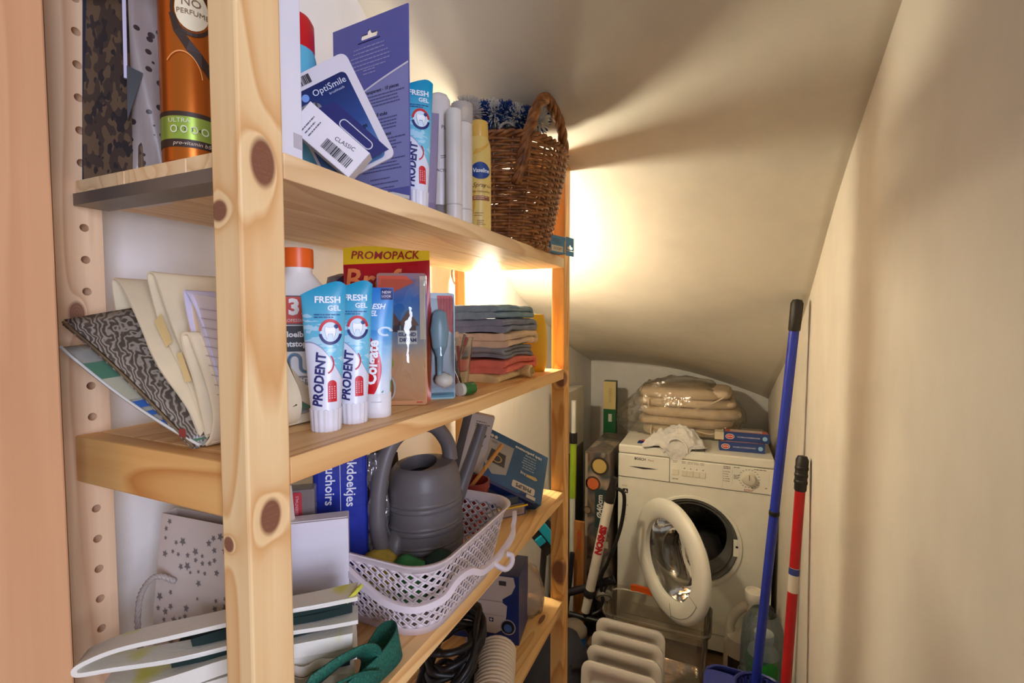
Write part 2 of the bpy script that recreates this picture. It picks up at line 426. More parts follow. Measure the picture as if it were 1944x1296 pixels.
SH = [(1.520, 1.5425, (246, 214, 164), (222, 180, 128), 11.0), (1.2525, 1.2765, (244, 204, 142), (214, 152, 88), 23.0), (.950, .975, (244, 202, 138), (214, 154, 90), 31.0), (.676, .700, (242, 202, 136), (214, 156, 90), 47.0)]
for i, (z0, z1, lt, dk, sd) in enumerate(SH):
    kn = [[], [], [(-.40, 1.0, z1, .016, .03, .03)], [(-.40, .93, z1, .006, .028, .03), (-.37, 1.02, z1, .006, .02, .03)]][i]
    xs = [(XR1+.001, -.533), (-.533, -.44), (-.44, XF1-.0005)]
    par = None
    for j in (2, 1, 0):
        a, b = xs[j]; m = wood('pine_shelf', tuple(int(c*(1, .985, 1.01)[j]) for c in lt), dk, 1, kn if j == 2 else (), sd+j*3.3, 9, .5, .9)
        g = .0004
        mb = MB().bx(a+g, b-g, YN1+.001, YF0-.001, z0, z1) if i != 0 or j == 2 else MB().bx(a+g, b-g, .2815, YF0-.001, z0, z1)
        if j == 2 and i == 0: mb.bx(a+g, XF0-.001, .2815, YN1+.001, z0, z1)
        if i in (1, 2, 3) and j == 2: mb.bx(a+g, XF0-.001, .2945, YN1+.001, z0, z1)
        elif i in (1, 2, 3): mb = MB().bx(a+g, b-g, .2945, YF0-.001, z0, z1)
        p = mb.build('shelf' if par is None else 'plank', m, unit if par is None else par, bevel=.0008)
        if par is None: par = p
    if i == 0:
        MB().bx(XR1+.002, XF0-.002, .2790, .2812, z0-.0005, z0+.0085).build('metal_strip', metal, par)
        MB().bx(XR1+.002, XF0-.002, .2790, .3100, z0-.0035, z0-.0005).build('metal_strip', metal, par)
        st = MB().bx(-.585, -.525, .312, .324, z0-.0006, z0-.0002).build('price_sticker', K(222, 206, 196), par)
    if i == 1: MB().bx(XF1-.02, XF1-.002, YN1+.0012, YN1+.004, z0+.001, z1-.001).build('edge_strip', wood('pine_endgrain', (214, 156, 92), (176, 112, 58), 0, (), 9, 6), par)
# warm bulb in a wall socket behind the far end of the unit
lamp = thing('wall_lamp', 'bare warm light bulb on white wall socket under the sloping ceiling', 'lamp', (LX, 1.180, 1.524))
RY = Matrix.Rotation(PI/2, 3, 'Y')
white_pl = M('white_plastic', (232, 230, 224), .4)
MB().lathe([(.0, .0), (.034, .0), (.036, .006), (.03, .014), (.0, .014)], 28, R=RY).build('wall_plate', white_pl, lamp, 40)
MB().lathe([(.019, .012), (.021, .03), (.021, .05), (.017, .056), (0, .056)], 24, R=RY).build('socket', white_pl, lamp, 40)
N = NT('bulb_glow'); N.col((1, .8, .55, 1)); N.b.inputs['Emission Color'].default_value = (1.0, .90, .66, 1); N.b.inputs['Emission Strength'].default_value = BULB
MB().lathe([(.012, .054), (.013, .066), (.018, .082), (.0215, .094), (.0225, .104), (.020, .115), (.013, .123), (.005, .126), (.0005, .1265)], 24, R=RY).build('bulb', N.m, lamp, 180)

# ================================================================== goods on the top shelf
Z1, Z2, Z3, Z4 = 1.5425, 1.2765, .975, .700
paperm = lambda rgb: M('matte_card', rgb, .55, 0, .03)
glossm = lambda rgb: M('gloss_card', rgb, .3, 0, .03)

# dark camouflage gift bag
def camo():
    N = NT('camouflage_print'); o = N.obj(); v = N.mp(o, (110, 110, 60)); f = N.noise(v, 1.0, 1, .4); g = N.noise(N.mp(o, (120, 120, 70), (4, 2, 1)), 1.0, 1)
    c = N.mix(N.math('GREATER_THAN', f, .5), C(104, 84, 64), C(72, 60, 52)); c = N.mix(N.math('GREATER_THAN', g, .58), c, C(52, 47, 48)); N.col(c); N.b.inputs['Roughness'].default_value = .4; return N.m
t = thing('gift_bag', 'tall dark camouflage patterned gift bag beside the holed pine post', 'bag', (-.596, .3195, Z1), 22)
m = MB(); m.loft([[Vector((sx*.032*k-.0, sy*.021*k2+dy, z)) for sx, sy in ((-1, -1), (1, -1), (1, 1), (-1, 1))] for z, k, k2, dy in ((0, 1, 1, 0), (.07, 1.0, .92, 0), (.12, .96, .8, .001), (.235, .92, .6, .003))], True, True, False)
m.build('bag_body', camo(), t, bevel=.001)
bl = M('navy_gusset', (42, 44, 58), .35)
m = MB(); m.add([(-.0325, -.0215, .0), (-.0325, -.0, .0), (-.0325, .021, 0), (-.030, -.0125, .235), (-.022, 0, .235), (-.030, .0155, .235)], [(0, 1, 4, 3), (1, 2, 5, 4)]); m.build('side_gusset', bl, t, solid=.0006)
MB().tube(cr([(-.015, -.013, .233), (-.014, -.014, .262), (.014, -.014, .262), (.015, -.013, .233)], 6), .0017, 6).build('handle', bl, t, 60)
# dotted film packet
def dotted():
    N = NT('dotted_film'); o = N.obj(); v = N.n('ShaderNodeTexVoronoi', feature='F1'); v.inputs['Scale'].default_value = 105; v.inputs['Randomness'].default_value = .55
    N.l(N.mp(o, (1, .3, 1)), v.inputs['Vector']); N.col(N.mix(N.math('LESS_THAN', v.outputs['Distance'], .33), C(150, 138, 132), C(58, 50, 50))); N.b.inputs['Roughness'].default_value = .3; return N.m
t = thing('film_packet', 'grey packet with black dots squeezed between camouflage bag and copper can', 'packet', (-.5545, .3180, Z1), 58)
m = MB(); m.grid(lambda u, w: ((u-.5)*.030+.003*w, .004*math.sin(u*5+w*7)-.004*w, .238*w), 6, 14); m.build('film', dotted(), t, 60, solid=.002)
MB().box((-.0165, -.006, .165), (.0030, .003, .13), Matrix.Rotation(.012, 3, 'Y')).build('foil_edge', K(196, 190, 214, .25), t)
m = MB(); m.prism([(-.017, .058), (-.003, .108), (-.016, .112)], -.0095, -.0088); m.build('black_flap', K(24, 21, 22), t)
# copper hair spray
def copper():
    N = NT('copper_lacquer'); N.col(C(205, 112, 40)); N.b.inputs['Metallic'].default_value = .75; N.b.inputs['Roughness'].default_value = .28; return N.m
t = thing('hairspray_can', 'copper hairspray can with cream oval and green band behind the front post', 'spray can', (-.4915, .3225, Z1), 50)
r = .0262; f = cyl(r); cu = copper(); dkb = K(58, 40, 30)
MB().lathe([(0, .001), (.0225, .001), (.0245, .003), (.0235, .006), (.0262, .0085), (r, .02), (r, .205), (.0245, .211), (.0225, .213)], 40).build('can_body', cu, t, 35)
MB().lathe([(.0212, .211), (.0212, .216), (.0205, .25), (.017, .253), (0, .253)], 32).build('cap', M('brown_cap', (70, 45, 32), .35), t, 40)
def band(z0, z1, rr, mat, nm): return MB().lathe([(rr, z0), (rr, z1)], 40, cap0=False, cap1=False).build(nm, mat, t, 60)
band(.021, .0285, r+.0003, dkb, 'label_band'); N = NT('green_lacquer'); N.col(C(168, 196, 84)); N.b.inputs['Metallic'].default_value = .55; N.b.inputs['Roughness'].default_value = .3
band(.0285, .050, r+.0003, N.m, 'label_band'); band(.050, .0545, r+.0003, dkb, 'label_band')
fo = lambda x, z: -math.sqrt(max((r+.0004)**2-x*x, 1e-9))
oval('label_oval', K(238, 226, 190), t, .005, .150, .0135, .0195, fo, OFF*2); oval('label_ring', dkb, t, .005, .150, .0175, .0245, fo, OFF, .86)
sw = [(-.0135, .145), (-.010, .128), (.0, .112), (.012, .098), (.021, .085), (.021, .100), (.012, .112), (.003, .122), (-.004, .132), (-.009, .145)]
m = MB(); n_ = len(sw)//2
for i in range(n_-1):
    a, b, c_, d_ = sw[i], sw[i+1], sw[-2-i], sw[-1-i]; m.add([(x, fo(x, z)-OFF, z) for x, z in (a, b, c_, d_)], [(0, 1, 2, 3)])
m.build('label_swoosh', dkb, t, fix=False)
text('NO', .0105, K(120, 92, 60), t, .005, .156, fo, off=OFF*4); text('PERFUME', .0065, K(120, 92, 60), t, .006, .147, fo, off=OFF*4)
text('ULTRA', .006, K(224, 226, 190), t, -.008, .0455, fo, off=OFF*2)
for k_ in range(4): oval('number_ring', K(224, 226, 190), t, -.0125+k_*.0085, .0375, .003, .0036, fo, OFF*2, .7, 14, 1)
text('1   2   3   4', .0045, K(60, 50, 36), t, 0, .0375, fo, off=OFF*3)
text('pro-vitamin b5', .0052, K(222, 200, 170), t, .002, .0245, fo, shear=.2, off=OFF*2)
oval('embossed_arc', K(236, 160, 90, .2), t, -.004, .085, .0165, .026, fo, OFF, .95, 20, 1, 5, 140)

# tall white carton behind the front post
t = thing('white_carton', 'tall white glossy carton standing against the front post on the top shelf', 'box', (-.3985, .3400, Z1), 0)
MB().bx(-.0215, .0215, -.014, .014, 0, .215).build('carton', M('white_card', (232, 230, 238), .4, 0, .02), t, bevel=.0008)
MB().bx(.0215, .0218, .003, .0135, .020, .034).build('grey_tag', K(190, 184, 190), t)
# red capped aerosol
t = thing('aerosol_can', 'light blue aerosol can with round red cap behind the white carton', 'spray can', (-.4645, .423, Z1), 40)
MB().lathe([(0, 0), (.026, 0), (.0265, .004), (.0265, .158), (.0245, .167), (.024, .170)], 32).build('can_body', M('sky_lacquer', (96, 178, 206), .3), t, 40)
MB().lathe([(.0248, .166), (.0252, .170), (.0248, .197), (.021, .204), (.01, .206), (0, .206)], 32).build('cap', M('red_cap', (196, 28, 34), .3), t, 50)
# brown flip cap bottle
t = thing('shampoo_bottle', 'slim bottle with dark brown rounded cap behind the lilac card', 'bottle', (-.545, .557, Z1), 40)
MB().lathe([(0, 0), (.02, 0), (.021, .004), (.021, .135), (.016, .15)], 24, sy=.7).build('bottle_body', M('taupe_plastic', (168, 150, 136), .35), t, 40)
MB().lathe([(.0165, .149), (.0175, .152), (.0175, .180), (.012, .189), (0, .191)], 24, sy=.75).build('cap', M('brown_cap', (70, 45, 38), .4), t, 45)

# lilac hanging card
def euro(cx, cz, w, h, k=6):
    """euro hanging slot outline, clockwise"""
    return [(cx-w, cz-h), (cx+w, cz-h), (cx+w+h*.5, cz), (cx+w, cz+h), (cx+h*1.2, cz+h), (cx+h*.9, cz+h*2.1), (cx, cz+h*2.6), (cx-h*.9, cz+h*2.1), (cx-h*1.2, cz+h), (cx-w, cz+h), (cx-w-h*.5, cz)]
def card_with_slot(outline_w, outline_h, slot, th):
    """rectangular card (x 0..w centred, z 0..h) with a slot cut through near the top"""
    w, h = outline_w/2, outline_h; m = MB()
    sx0 = min(p[0] for p in slot)-.004; sx1 = max(p[0] for p in slot)+.004; sz0 = min(p[1] for p in slot)-.004; sz1 = max(p[1] for p in slot)+.004
    n = len(slot); cx = sum(p[0] for p in slot)/n; cz = (sz0+sz1)/2
    outer = []
    for p in slot:
        dx, dz = p[0]-cx, p[1]-cz; kx = ((sx1-cx)/abs(dx)) if abs(dx) > 1e-6 else 1e9; kz = ((sz1-cz)/abs(dz)) if abs(dz) > 1e-6 else 1e9
        k = min(kx, kz); outer.append((cx+dx*k, cz+dz*k))
    for y, fl in ((-th/2, 1), (th/2, -1)):
        vs = [(x, y, z) for x, z in slot]+[(x, y, z) for x, z in outer]
        m.add(vs, [(j, (j+1) % n, n+(j+1) % n, n+j) for j in range(n)])
        # four margins round the slot box, corners of the outer ring filled by the box rim
        cs = [(sx0, sz0), (sx1, sz0), (sx1, sz1), (sx0, sz1)]
        for c in cs:
            near = sorted(range(n), key=lambda j: (outer[j][0]-c[0])**2+(outer[j][1]-c[1])**2)[:6]
            for j in range(n):
                a, b = outer[j], outer[(j+1) % n]
                if abs(a[0]-b[0]) > 1e-7 and abs(a[1]-b[1]) > 1e-7:
                    if min(abs(a[0]-c[0]), abs(b[0]-c[0])) < 1e-6 and min(abs(a[1]-c[1]), abs(b[1]-c[1])) < 1e-6:
                        m.add([(a[0], y, a[1]), (b[0], y, b[1]), (c[0], y, c[1])], [(0, 1, 2)])
        for x0, x1, z0, z1 in ((-w, w, 0, sz0), (-w, w, sz1, h), (-w, sx0, sz0, sz1), (sx1, w, sz0, sz1)):
            m.add([(x0, y, z0), (x1, y, z0), (x1, y, z1), (x0, y, z1)], [(0, 1, 2, 3)])
    m.add([(x, -th/2, z) for x, z in slot]+[(x, th/2, z) for x, z in slot], [(j, (j+1) % n, n+(j+1) % n, n+j) for j in range(n)])
    m.add([(-w, -th/2, 0), (w, -th/2, 0), (w, -th/2, h), (-w, -th/2, h), (-w, th/2, 0), (w, th/2, 0), (w, th/2, h), (-w, th/2, h)], [(0, 1, 5, 4), (1, 2, 6, 5), (2, 3, 7, 6), (3, 0, 4, 7)])
    return m
t = thing('hanging_card_pack', 'tall lilac blue hanging card packet with wavy white line and small print', 'packaging', (-.4245, .511, Z1), -4.5)
card_with_slot(.130, .243, euro(.0, .2215, .0135, .0032), .0022).build('card', M('lilac_card', (98, 100, 170), .4, 0, .03), t, fix=False)
wave = [(-.065+.13*i/16, .118+.055*(i/16)**.55) for i in range(17)]
m = MB()
for i in range(16):
    (a, b), (c_, d_) = wave[i], wave[i+1]; m.add([(a, -.0014, .022), (c_, -.0014, .022), (c_, -.0014, d_), (a, -.0014, b)], [(0, 1, 2, 3)])
m.build('pale_panel', M('pale_lilac_card', (142, 144, 196), .4, 0, .03), t, fix=False)
m = MB()
for i in range(16):
    (a, b), (c_, d_) = wave[i], wave[i+1]; m.add([(a, -.0017, b-.0012), (c_, -.0017, d_-.0012), (c_, -.0017, d_+.0012), (a, -.0017, b+.0012)], [(0, 1, 2, 3)])
m.build('white_line', K(232, 226, 232), t, fix=False)
scrawl(K(150, 148, 196), t, -.038, .038, .207, 6, .0052, .0018, on(-.0011), seed=4, center=True)
scrawl(K(150, 148, 196), t, -.012, .012, .178, 2, .0045, .0018, on(-.0011), seed=5, center=True)
for k_, (z_, w_) in enumerate(((.149, 'Transparent - 10 pieces'), (.118, '10 stuks'), (.092, '10 morceaux'), (.066, '10 Stuck'))):
    text(w_, .0062, K(44, 40, 72), t, .02, z_, on(-.0015), bold=.0001); scrawl(K(88, 86, 132), t, -.02, .06, z_-.0068, 4, .0042, .0014, on(-.0015), seed=20+k_, center=True)
scrawl(K(88, 86, 132), t, .0, .055, .036, 4, .006, .0014, on(-.0015), seed=31)
m = MB()
m.add([(-.065+.13*i/10, -.0017, .012+.012*math.sin(i*.32+.3)+dz) for i in range(11) for dz in (-.0022, .0022)], [(2*i, 2*i+2, 2*i+3, 2*i+1) for i in range(10)]); m.build('white_line', K(232, 226, 220), t, fix=False)

# white and blue refill blister leaning over
t = thing('blister_pack', 'white edged dark blue brush head blister leaning left on the top shelf', 'packaging', (-.4010, .4130, Z1+.0008), 24, ry=-26)
MB().prism(rrect(.0, .082, .0, .124, .008), -.0015, .0015).build('card', M('white_card', (224, 218, 224), .4, 0, .02), t, bevel=.0003)
N = NT('blue_fade_print'); o = N.obj(); z_ = N.sep(o)[2]; N.col(N.ramp(N.math('MULTIPLY', z_, 8.5), [(.05, C(96, 138, 190)), (.45, C(44, 74, 138)), (.95, C(26, 34, 84))])); N.b.inputs['Roughness'].default_value = .3
poly('blue_panel', N.m, t, rrect(.003, .073, .004, .106, .006), on(-.0015))
text('OptiSmile', .0100, K(226, 230, 244), t, .050, .097, on(-.0015), off=OFF*3); oval('logo_dot', K(120, 160, 226), t, .021, .097, .0042, .0042, on(-.0015), OFF*2)
text('brushheads', .004, K(190, 200, 226), t, .056, .090, on(-.0015), off=OFF*3)
oval('brush_window', M('brushed_foil', (176, 178, 184), .3, .7), t, .018, .082, .015, .009, on(-.0015), OFF*2)
m = MB()
for i in range(5): m.box((.008+i*.005, -.0024, .082), (.0018, .0012, .013), Matrix.Rotation(.2, 3, 'Y'))
m.build('bristles', K(60, 64, 74), t)
for k_, (w_, x_, z_) in enumerate((('Opzetborstels', .028, .069), ('Brushheads', .036, .056), ('Brossettes de rechange', .040, .043))):
    text(w_, .0068, K(16, 22, 52), t, x_, z_, on(-.0015), off=OFF*3, bold=.0001, sx=.9)
    scrawl(K(70, 100, 160), t, x_-.02, x_+.018, z_-.0062, 1, .004, .0014, on(-.0015), OFF*2, seed=40+k_)
barcode(t, .012, .036, .110, .120, on(-.0015))
# white box with blue tongue and paperclip shaped cutout
t = thing('brush_box', 'small opened white box with deep blue inside tipped against the blister', 'box', (-.3640, .4060, Z1+.0008), 34, ry=-50, rx=0)
wc = M('white_card', (228, 222, 226), .45, 0, .02); bb = M('deep_blue_card', (30, 40, 150), .35, 0, .04); w_, h_, d_ = .034, .075, .019
MB().bx(0, w_, -d_, -d_+.0009, 0, h_).bx(0, w_, -.0009, 0, 0, h_).bx(0, .0009, -d_, 0, 0, h_).bx(0, w_, -d_, 0, h_-.0009, h_).bx(0, w_, -d_, 0, 0, .0009).build('box_shell', wc, t, bevel=.0002)
MB().bx(.0012, w_, -d_+.0010, -d_+.0014, .0012, h_-.0012).bx(.0012, w_, -.0014, -.0010, .0012, h_-.0012).bx(.0010, .0014, -d_+.001, -.001, .0012, h_-.0012).build('blue_lining', bb, t)
MB().prism([(w_, .001), (w_+.020, -.006), (w_+.020, h_*.86), (w_, h_-.001)], -.0011, -.0003).build('hang_tongue', M('navy_card', (36, 38, 104), .35, 0, .04), t)
MB().tube([Vector((x, -.0016, z)) for x, z in rrect(w_+.004, w_+.013, .008, .048, .0044)], .0006, 5, True).build('slot_edge', K(226, 224, 234), t)
text('CLASSIC', .0060, K(70, 66, 74), t, .024, .024, on(-d_), rot=-80); barcode(t, .006, .017, .008, .040, on(-d_), 5, vertical=False); scrawl(K(96, 92, 100), t, .006, .030, .062, 3, .004, .0012, on(-d_), seed=9)
m = MB()
for cx_ in (.009, .024): m.tube([Vector((cx_+.0055*math.cos(a), -d_/2+.0055*math.sin(a), h_+.0004)) for a in [2*PI*i/18 for i in range(18)]], .0004, 4, True)
m.build('circle_print', K(90, 96, 128), t)

# --------- toothpaste tubes
def tube_shape(H, wtop, rcap, zc):
    """half width and half thickness along the tube"""
    def wid(z): k = (z-zc)/(H-zc); return rcap+(wtop-rcap)*min(1, max(0, k))**.8
    def thk(z): k = min(1, max(0, (z-zc)/(H-zc))); return rcap*.98*(1-k)**.75*(1+.35*k)+.0011
    def f(x, z): w = wid(z); return -thk(z)*math.sqrt(max(0, 1-min(.985, abs(x/w))**2.2))
    return wid, thk, f
def prodent(label, loc, rz, H=.163, ry=0, group='teal and white toothpaste tubes'):
    t = thing('toothpaste_tube', label, 'toothpaste', loc, rz, ry=ry, group=group); zc = .024
    wid, thk, f = tube_shape(H, .0235, .0155, zc)
    def top(x): return H-.017*((.0235-x)/.047)**1.6*1.0 - .006*max(0, (x-.012)/.0115)**2
    m = MB(); rings = []; n = 30
    for i in range(19):
        k = i/18; ring = []
        for j in range(n):
            a = 2*PI*j/n; zz = zc+(H-zc)*k; w, h = wid(zz), thk(zz)
            x = w*math.copysign(abs(math.cos(a))**.9, math.cos(a)); z = zc+(top(x)-zc)*k
            ring.append(Vector((x, h*math.copysign(abs(math.sin(a))**.95, math.sin(a)), z)))
        rings.append(ring)
    m.loft(rings)
    N = NT('prodent_print'); s = N.sep(N.obj()); X, Z = s[0], s[2]
    d = N.math('SUBTRACT', Z, N.math('SUBTRACT', .098, N.math('MULTIPLY', N.math('MULTIPLY', N.math('ADD', X, .016), N.math('ADD', X, .016)), 36.0)))
    nz = N.noise(N.mp(N.obj(), (60, 60, 160)), 1, 2)
    fizz = N.math('MULTIPLY', N.math('GREATER_THAN', nz, .54), N.math('LESS_THAN', d, .03))
    teal = N.mix(N.math('MULTIPLY', N.math('SUBTRACT', Z, .09), 14.0, clamp=True), C(120, 200, 226), C(14, 150, 190))
    teal = N.mix(N.math('MULTIPLY', fizz, .45), teal, C(222, 240, 250))
    c = N.mix(N.math('GREATER_THAN', d, 0), C(226, 228, 240), teal); c = N.mix(N.math('MULTIPLY', N.math('GREATER_THAN', d, -.0012), N.math('LESS_THAN', d, .0003)), c, C(150, 160, 190))
    N.col(c); N.b.inputs['Roughness'].default_value = .28
    m.build('tube_body', N.m, t, 60)
    m = MB(); rs = []
    for z, q in ((0, .94), (.001, 1.0), (.021, 1.06), (.0245, 1.07), (.0255, 1.0)):
        rs.append([Vector(((rc := (.0152+(.0006 if (j % 4) < 2 else -.0002))*q)*math.cos(2*PI*j/64), rc*math.sin(2*PI*j/64), z)) for j in range(64)])
    m.loft(rs).build('ridged_cap', M('white_cap', (228, 226, 232), .35), t, 35)
    text('FRESH', .0098, K(240, 244, 250), t, .004, H-.0225, f, bold=.0003); text('GEL', .0078, K(240, 244, 250), t, .0105, H-.0315, f, bold=.0002)
    scrawl(K(30, 84, 140), t, -.010,   .017, H-.0390, 2, .0028, .0013, f, seed=2)
    cx, cz = .0065, H-.0570
    oval('tooth_disc', K(214, 234, 246), t, cx, cz, .0105, .0125, f, OFF); oval('red_arc', K(204, 40, 48), t, cx, cz, .0118, .014, f, OFF*2, .76, 20, 1, 5, 175); oval('navy_arc', K(40, 44, 110), t, cx, cz, .0118, .014, f, OFF*2, .76, 20, 1, 190, 350)
    poly('tooth_mark', K(250, 252, 255), t, [(cx-.005, cz+.006), (cx-.002, cz+.0048), (cx+.002, cz+.0048), (cx+.005, cz+.006), (cx+.0055, cz+.001), (cx+.0035, cz-.008), (cx+.0022, cz-.002), (cx-.0022, cz-.002), (cx-.0035, cz-.008), (cx-.0055, cz+.001)], f, OFF*4)
    m = MB().tube([Vector((x, f(x, z)-.0006, z)) for x, z in [(cx-.005, cz+.006), (cx-.002, cz+.0048), (cx+.002, cz+.0048), (cx+.005, cz+.006), (cx+.0055, cz+.001), (cx+.0035, cz-.008), (cx+.0022, cz-.002), (cx-.0022, cz-.002), (cx-.0035, cz-.008), (cx-.0055, cz+.001)]], .0003, 4, True); m.build('tooth_outline', K(70, 100, 150), t)
    oval('plus_dot', K(40, 60, 120), t, cx+.006, cz+.006, .0022, .0024, f, OFF*5)
    text('PRODENT', .0136, K(40, 40, 108), t, -.0050, .0570, f, rot=85, shear=.1, off=.0007, bold=.0005, sx=.92)
    oval('smile', K(200, 36, 50), t, .0015, .0745, .0085, .0115, f, OFF*2, .84, 16, 1, -75, 50)
    oval('red_pill', K(206, 36, 46), t, .0075, .052, .0045, .0045, f, OFF, 0, 14, 2, 0, 180); patch('red_pill', K(206, 36, 46), t, .003, .012, .033, .052, f, 3)
    for k_ in range(3): scrawl(K(240, 200, 205), t, .0042+k_*.0026, .0054+k_*.0026, .049, 6, .0024, .0011, f, OFF*3, seed=k_)
    return t
prodent('teal and white fresh gel tube standing beside the lilac card on the top shelf', (-.3775, .5440, Z1), 38, .175)
# bluish tube and lotion bottle behind it
t = thing('squeeze_tube', 'lilac grey squeeze tube half hidden behind the top shelf toothpaste', 'tube', (-.395, .589, Z1), 35)
wid, thk, f = tube_shape(.150, .022, .0165, .022); m = MB()
m.loft([[Vector((wid(z)*math.cos(2*PI*j/24), thk(z)*math.sin(2*PI*j/24), z)) for j in range(24)] for z in [.02+.13*i/10 for i in range(11)]]); m.build('tube_body', M('lilac_tube', (150, 138, 170), .35), t, 60)
MB().lathe([(0, 0), (.0168, 0), (.017, .02), (.0165, .0215)], 24).build('cap', M('lilac_cap', (136, 124, 158), .35), t, 40)
t = thing('lotion_bottle', 'white rounded lotion bottle with clear foot and thin grey print', 'bottle', (-.3985, .6365, Z1), 38)
r = .0185; f = lambda x, z: -.0145*math.sqrt(max(0, 1-(x/.0185)**2))
MB().lathe([(.0165, .028), (.0182, .04), (.0187, .1), (.0182, .165), (.0165, .186), (.012, .194), (.005, .197), (0, .1975)], 32, sy=.78).build('bottle_body', M('pearl_plastic', (226, 218, 214), .3), t, 50)
MB().lathe([(.0, 0), (.0182, 0), (.0184, .003), (.0178, .026), (.0165, .0275), (0, .0275)], 32, sy=.78).build('clear_foot', M('frosted_cap', (206, 196, 196), .2, trans=.6), t, 40)
text('PLUS', .007, K(70, 66, 72), t, .009, .142, f, rot=0); text('5', .006, K(196, 96, 90), t, .011, .134, f); text('FACTOR', .0062, K(60, 58, 64), t, .003, .078, f); text('30', .004, K(196, 96, 90), t, .008, .069, f)
oval('swoosh', K(110, 104, 108), t, .0, .115, .017, .016, f, OFF, .93, 16, 1, 270, 345); oval('swoosh', K(110, 104, 108), t, -.001, .112, .017, .016, f, OFF, .95, 16, 1, 275, 345)
t = thing('navy_box', 'slim dark navy carton standing behind the white lotion bottle', 'box', (-.440, .712, Z1), 38)
MB().bx(-.018, .018, -.010, .010, 0, .200).build('carton', M('navy_card', (40, 44, 84), .4), t, bevel=.0006)
# two white tubes
def white_tube(label, loc, H, r, frosted):
    t = thing('cream_tube', label, 'tube', loc, 38, group='plain white cosmetic tubes')
    hb = H-.026 if frosted else H
    MB().lathe([(0, 0), (r*.96, 0), (r, .002), (r, hb-.006), (r*.985, hb-.002), (r*.9, hb), (0, hb)], 32).build('tube_body', M('ivory_plastic', (228, 222, 214), .35), t, 50)
    MB().lathe([(r*1.008, .024), (r*1.015, .0245), (r*1.015, .0255), (r*1.008, .026)], 32, cap0=False, cap1=False).build('cap_seam', K(196, 188, 180), t, 60)
    if frosted: MB().lathe([(r*1.0, hb-.004), (r*1.06, hb-.003), (r*1.12, H-.004), (r*1.08, H), (0, H)], 32).build('frosted_cap', M('frosted_cap_top', (222, 214, 206), .3, trans=.4), t, 40)
    return t
white_tube('shorter plain white tube beside the lotion bottle on the top shelf', (-.3685, .6285, Z1), .1635, .0118, False)
white_tube('taller plain white tube beside the yellow spray can on the top shelf', (-.3750, .6650, Z1), .1865, .0155, True)
# yellow body spray
t = thing('body_spray_can', 'yellow body lotion spray can with blue oval badge beside the wicker basket', 'spray can', (-.3700, .7120, Z1), 34)
r = .0195; f = cyl(r+.0002); yl = M('cream_yellow_lacquer', (236, 206, 118), .32, 0, .04)
MB().lathe([(0, 0), (.0175, 0), (.0188, .002), (r, .006), (r, .128), (.0185, .140), (.0155, .149), (.0148, .151)], 36).build('can_body', yl, t, 50)
MB().lathe([(.0145, .149), (.0152, .151), (.0150, .170), (.0142, .176), (.008, .179), (0, .1795)], 28).build('cap', M('amber_cap', (232, 190, 92), .3), t, 45)
oval('badge', K(32, 70, 142), t, 0, .094, .0160, .0135, f, OFF*2, 0, 24, 4)
text('Vaseline', .0092, K(240, 244, 250), t, .001, .094, f, shear=.15, off=.0010, bold=.0002, sx=.88); text('Spray', .010, K(120, 84, 40), t, -.002, .071, f, shear=.3, off=.0007); text('& Go', .006, K(120, 84, 40), t, .011, .070, f, shear=.3, off=.0007)
text('body moisturiser', .0048, K(140, 100, 56), t, 0, .061, f, off=.0007); patch('brown_band', K(150, 92, 60), t, -.013, .015, .047, .054, f, 8, OFF*2); scrawl(K(226, 190, 150), t, -.011, .013, .0515, 2, .0026, .0013, f, OFF*4, seed=2)
m = MB(); m.grid(lambda u, w: ((lambda x, z: (x, f(x, z)-OFF, z))(-.012+.024*u+.004*w, .120+.014*u**2+.008*w)), 8, 2); m.build('gold_swirl', K(222, 172, 66), t, fix=False)
m = MB(); m.grid(lambda u, w: ((lambda x, z: (x, f(x, z)-OFF, z))(-.0165+.008*math.sin(u*3)*w, .012+.065*u)), 10, 2); m.build('gold_swirl', K(222, 172, 66), t, fix=False)
scrawl(K(170, 130, 76), t, -.010, .010, .026, 2, .004, .0012, f, OFF*2, seed=7); scrawl(K(170, 130, 76), t, -.006, .010, .014, 3, .003, .0012, f, OFF*2, seed=8)

# --------- wicker basket
def wicker():
    N = NT('willow'); o = N.obj(); f = N.noise(o, 60, 3); N.col(N.ramp(f, [(.28, C(92, 52, 24)), (.5, C(146, 90, 44)), (.75, C(188, 130, 74))])); N.b.inputs['Roughness'].default_value = .42; return N.m
wk = wicker()
bk = thing('wicker_basket', 'brown woven wicker basket with twisted hoop handle on the top shelf', 'basket', (-.4500, .9480, Z1), 0)
NS = 26; BH = .198
def bprof(z):
    k = z/BH; return (.101+.043*k**.8, .090+.042*k**.8)   # half sizes along x and y; x widened wallward to block bulb light
def bpt(a, z, dr=0):
    rx, ry = bprof(z); e = .8
    cx, sy = math.cos(a), math.sin(a); q = (abs(cx)**2.6+abs(sy)**2.6)**(-1/2.6)
    return Vector(((rx+dr)*cx*q, (ry+dr)*sy*q, z))
m = MB()
for k in range(NS):
    a = 2*PI*k/NS; m.tube([bpt(a, z) for z in [.003+BH*i/10 for i in range(11)]], .0026, 6)
m.build('stakes', wk, bk, 60)
nrow = 34
for k in range(nrow):
    z = .006+(BH-.012)*k/(nrow-1); pts = []; nn = NS*4
    for j in range(nn):
        a = 2*PI*j/nn; ph = math.cos(NS/2*a+PI*(k % 2)); rd = noise.noise(Vector((j*.13, k*3.1, 0)))
        pts.append(bpt(a, z+.0016*rd, .0034*ph))
    MB().tube(pts, .0031+.0005*noise.noise(Vector((k*1.7, 0, 0))), 6, True).build('weaver', wk, bk, 180)
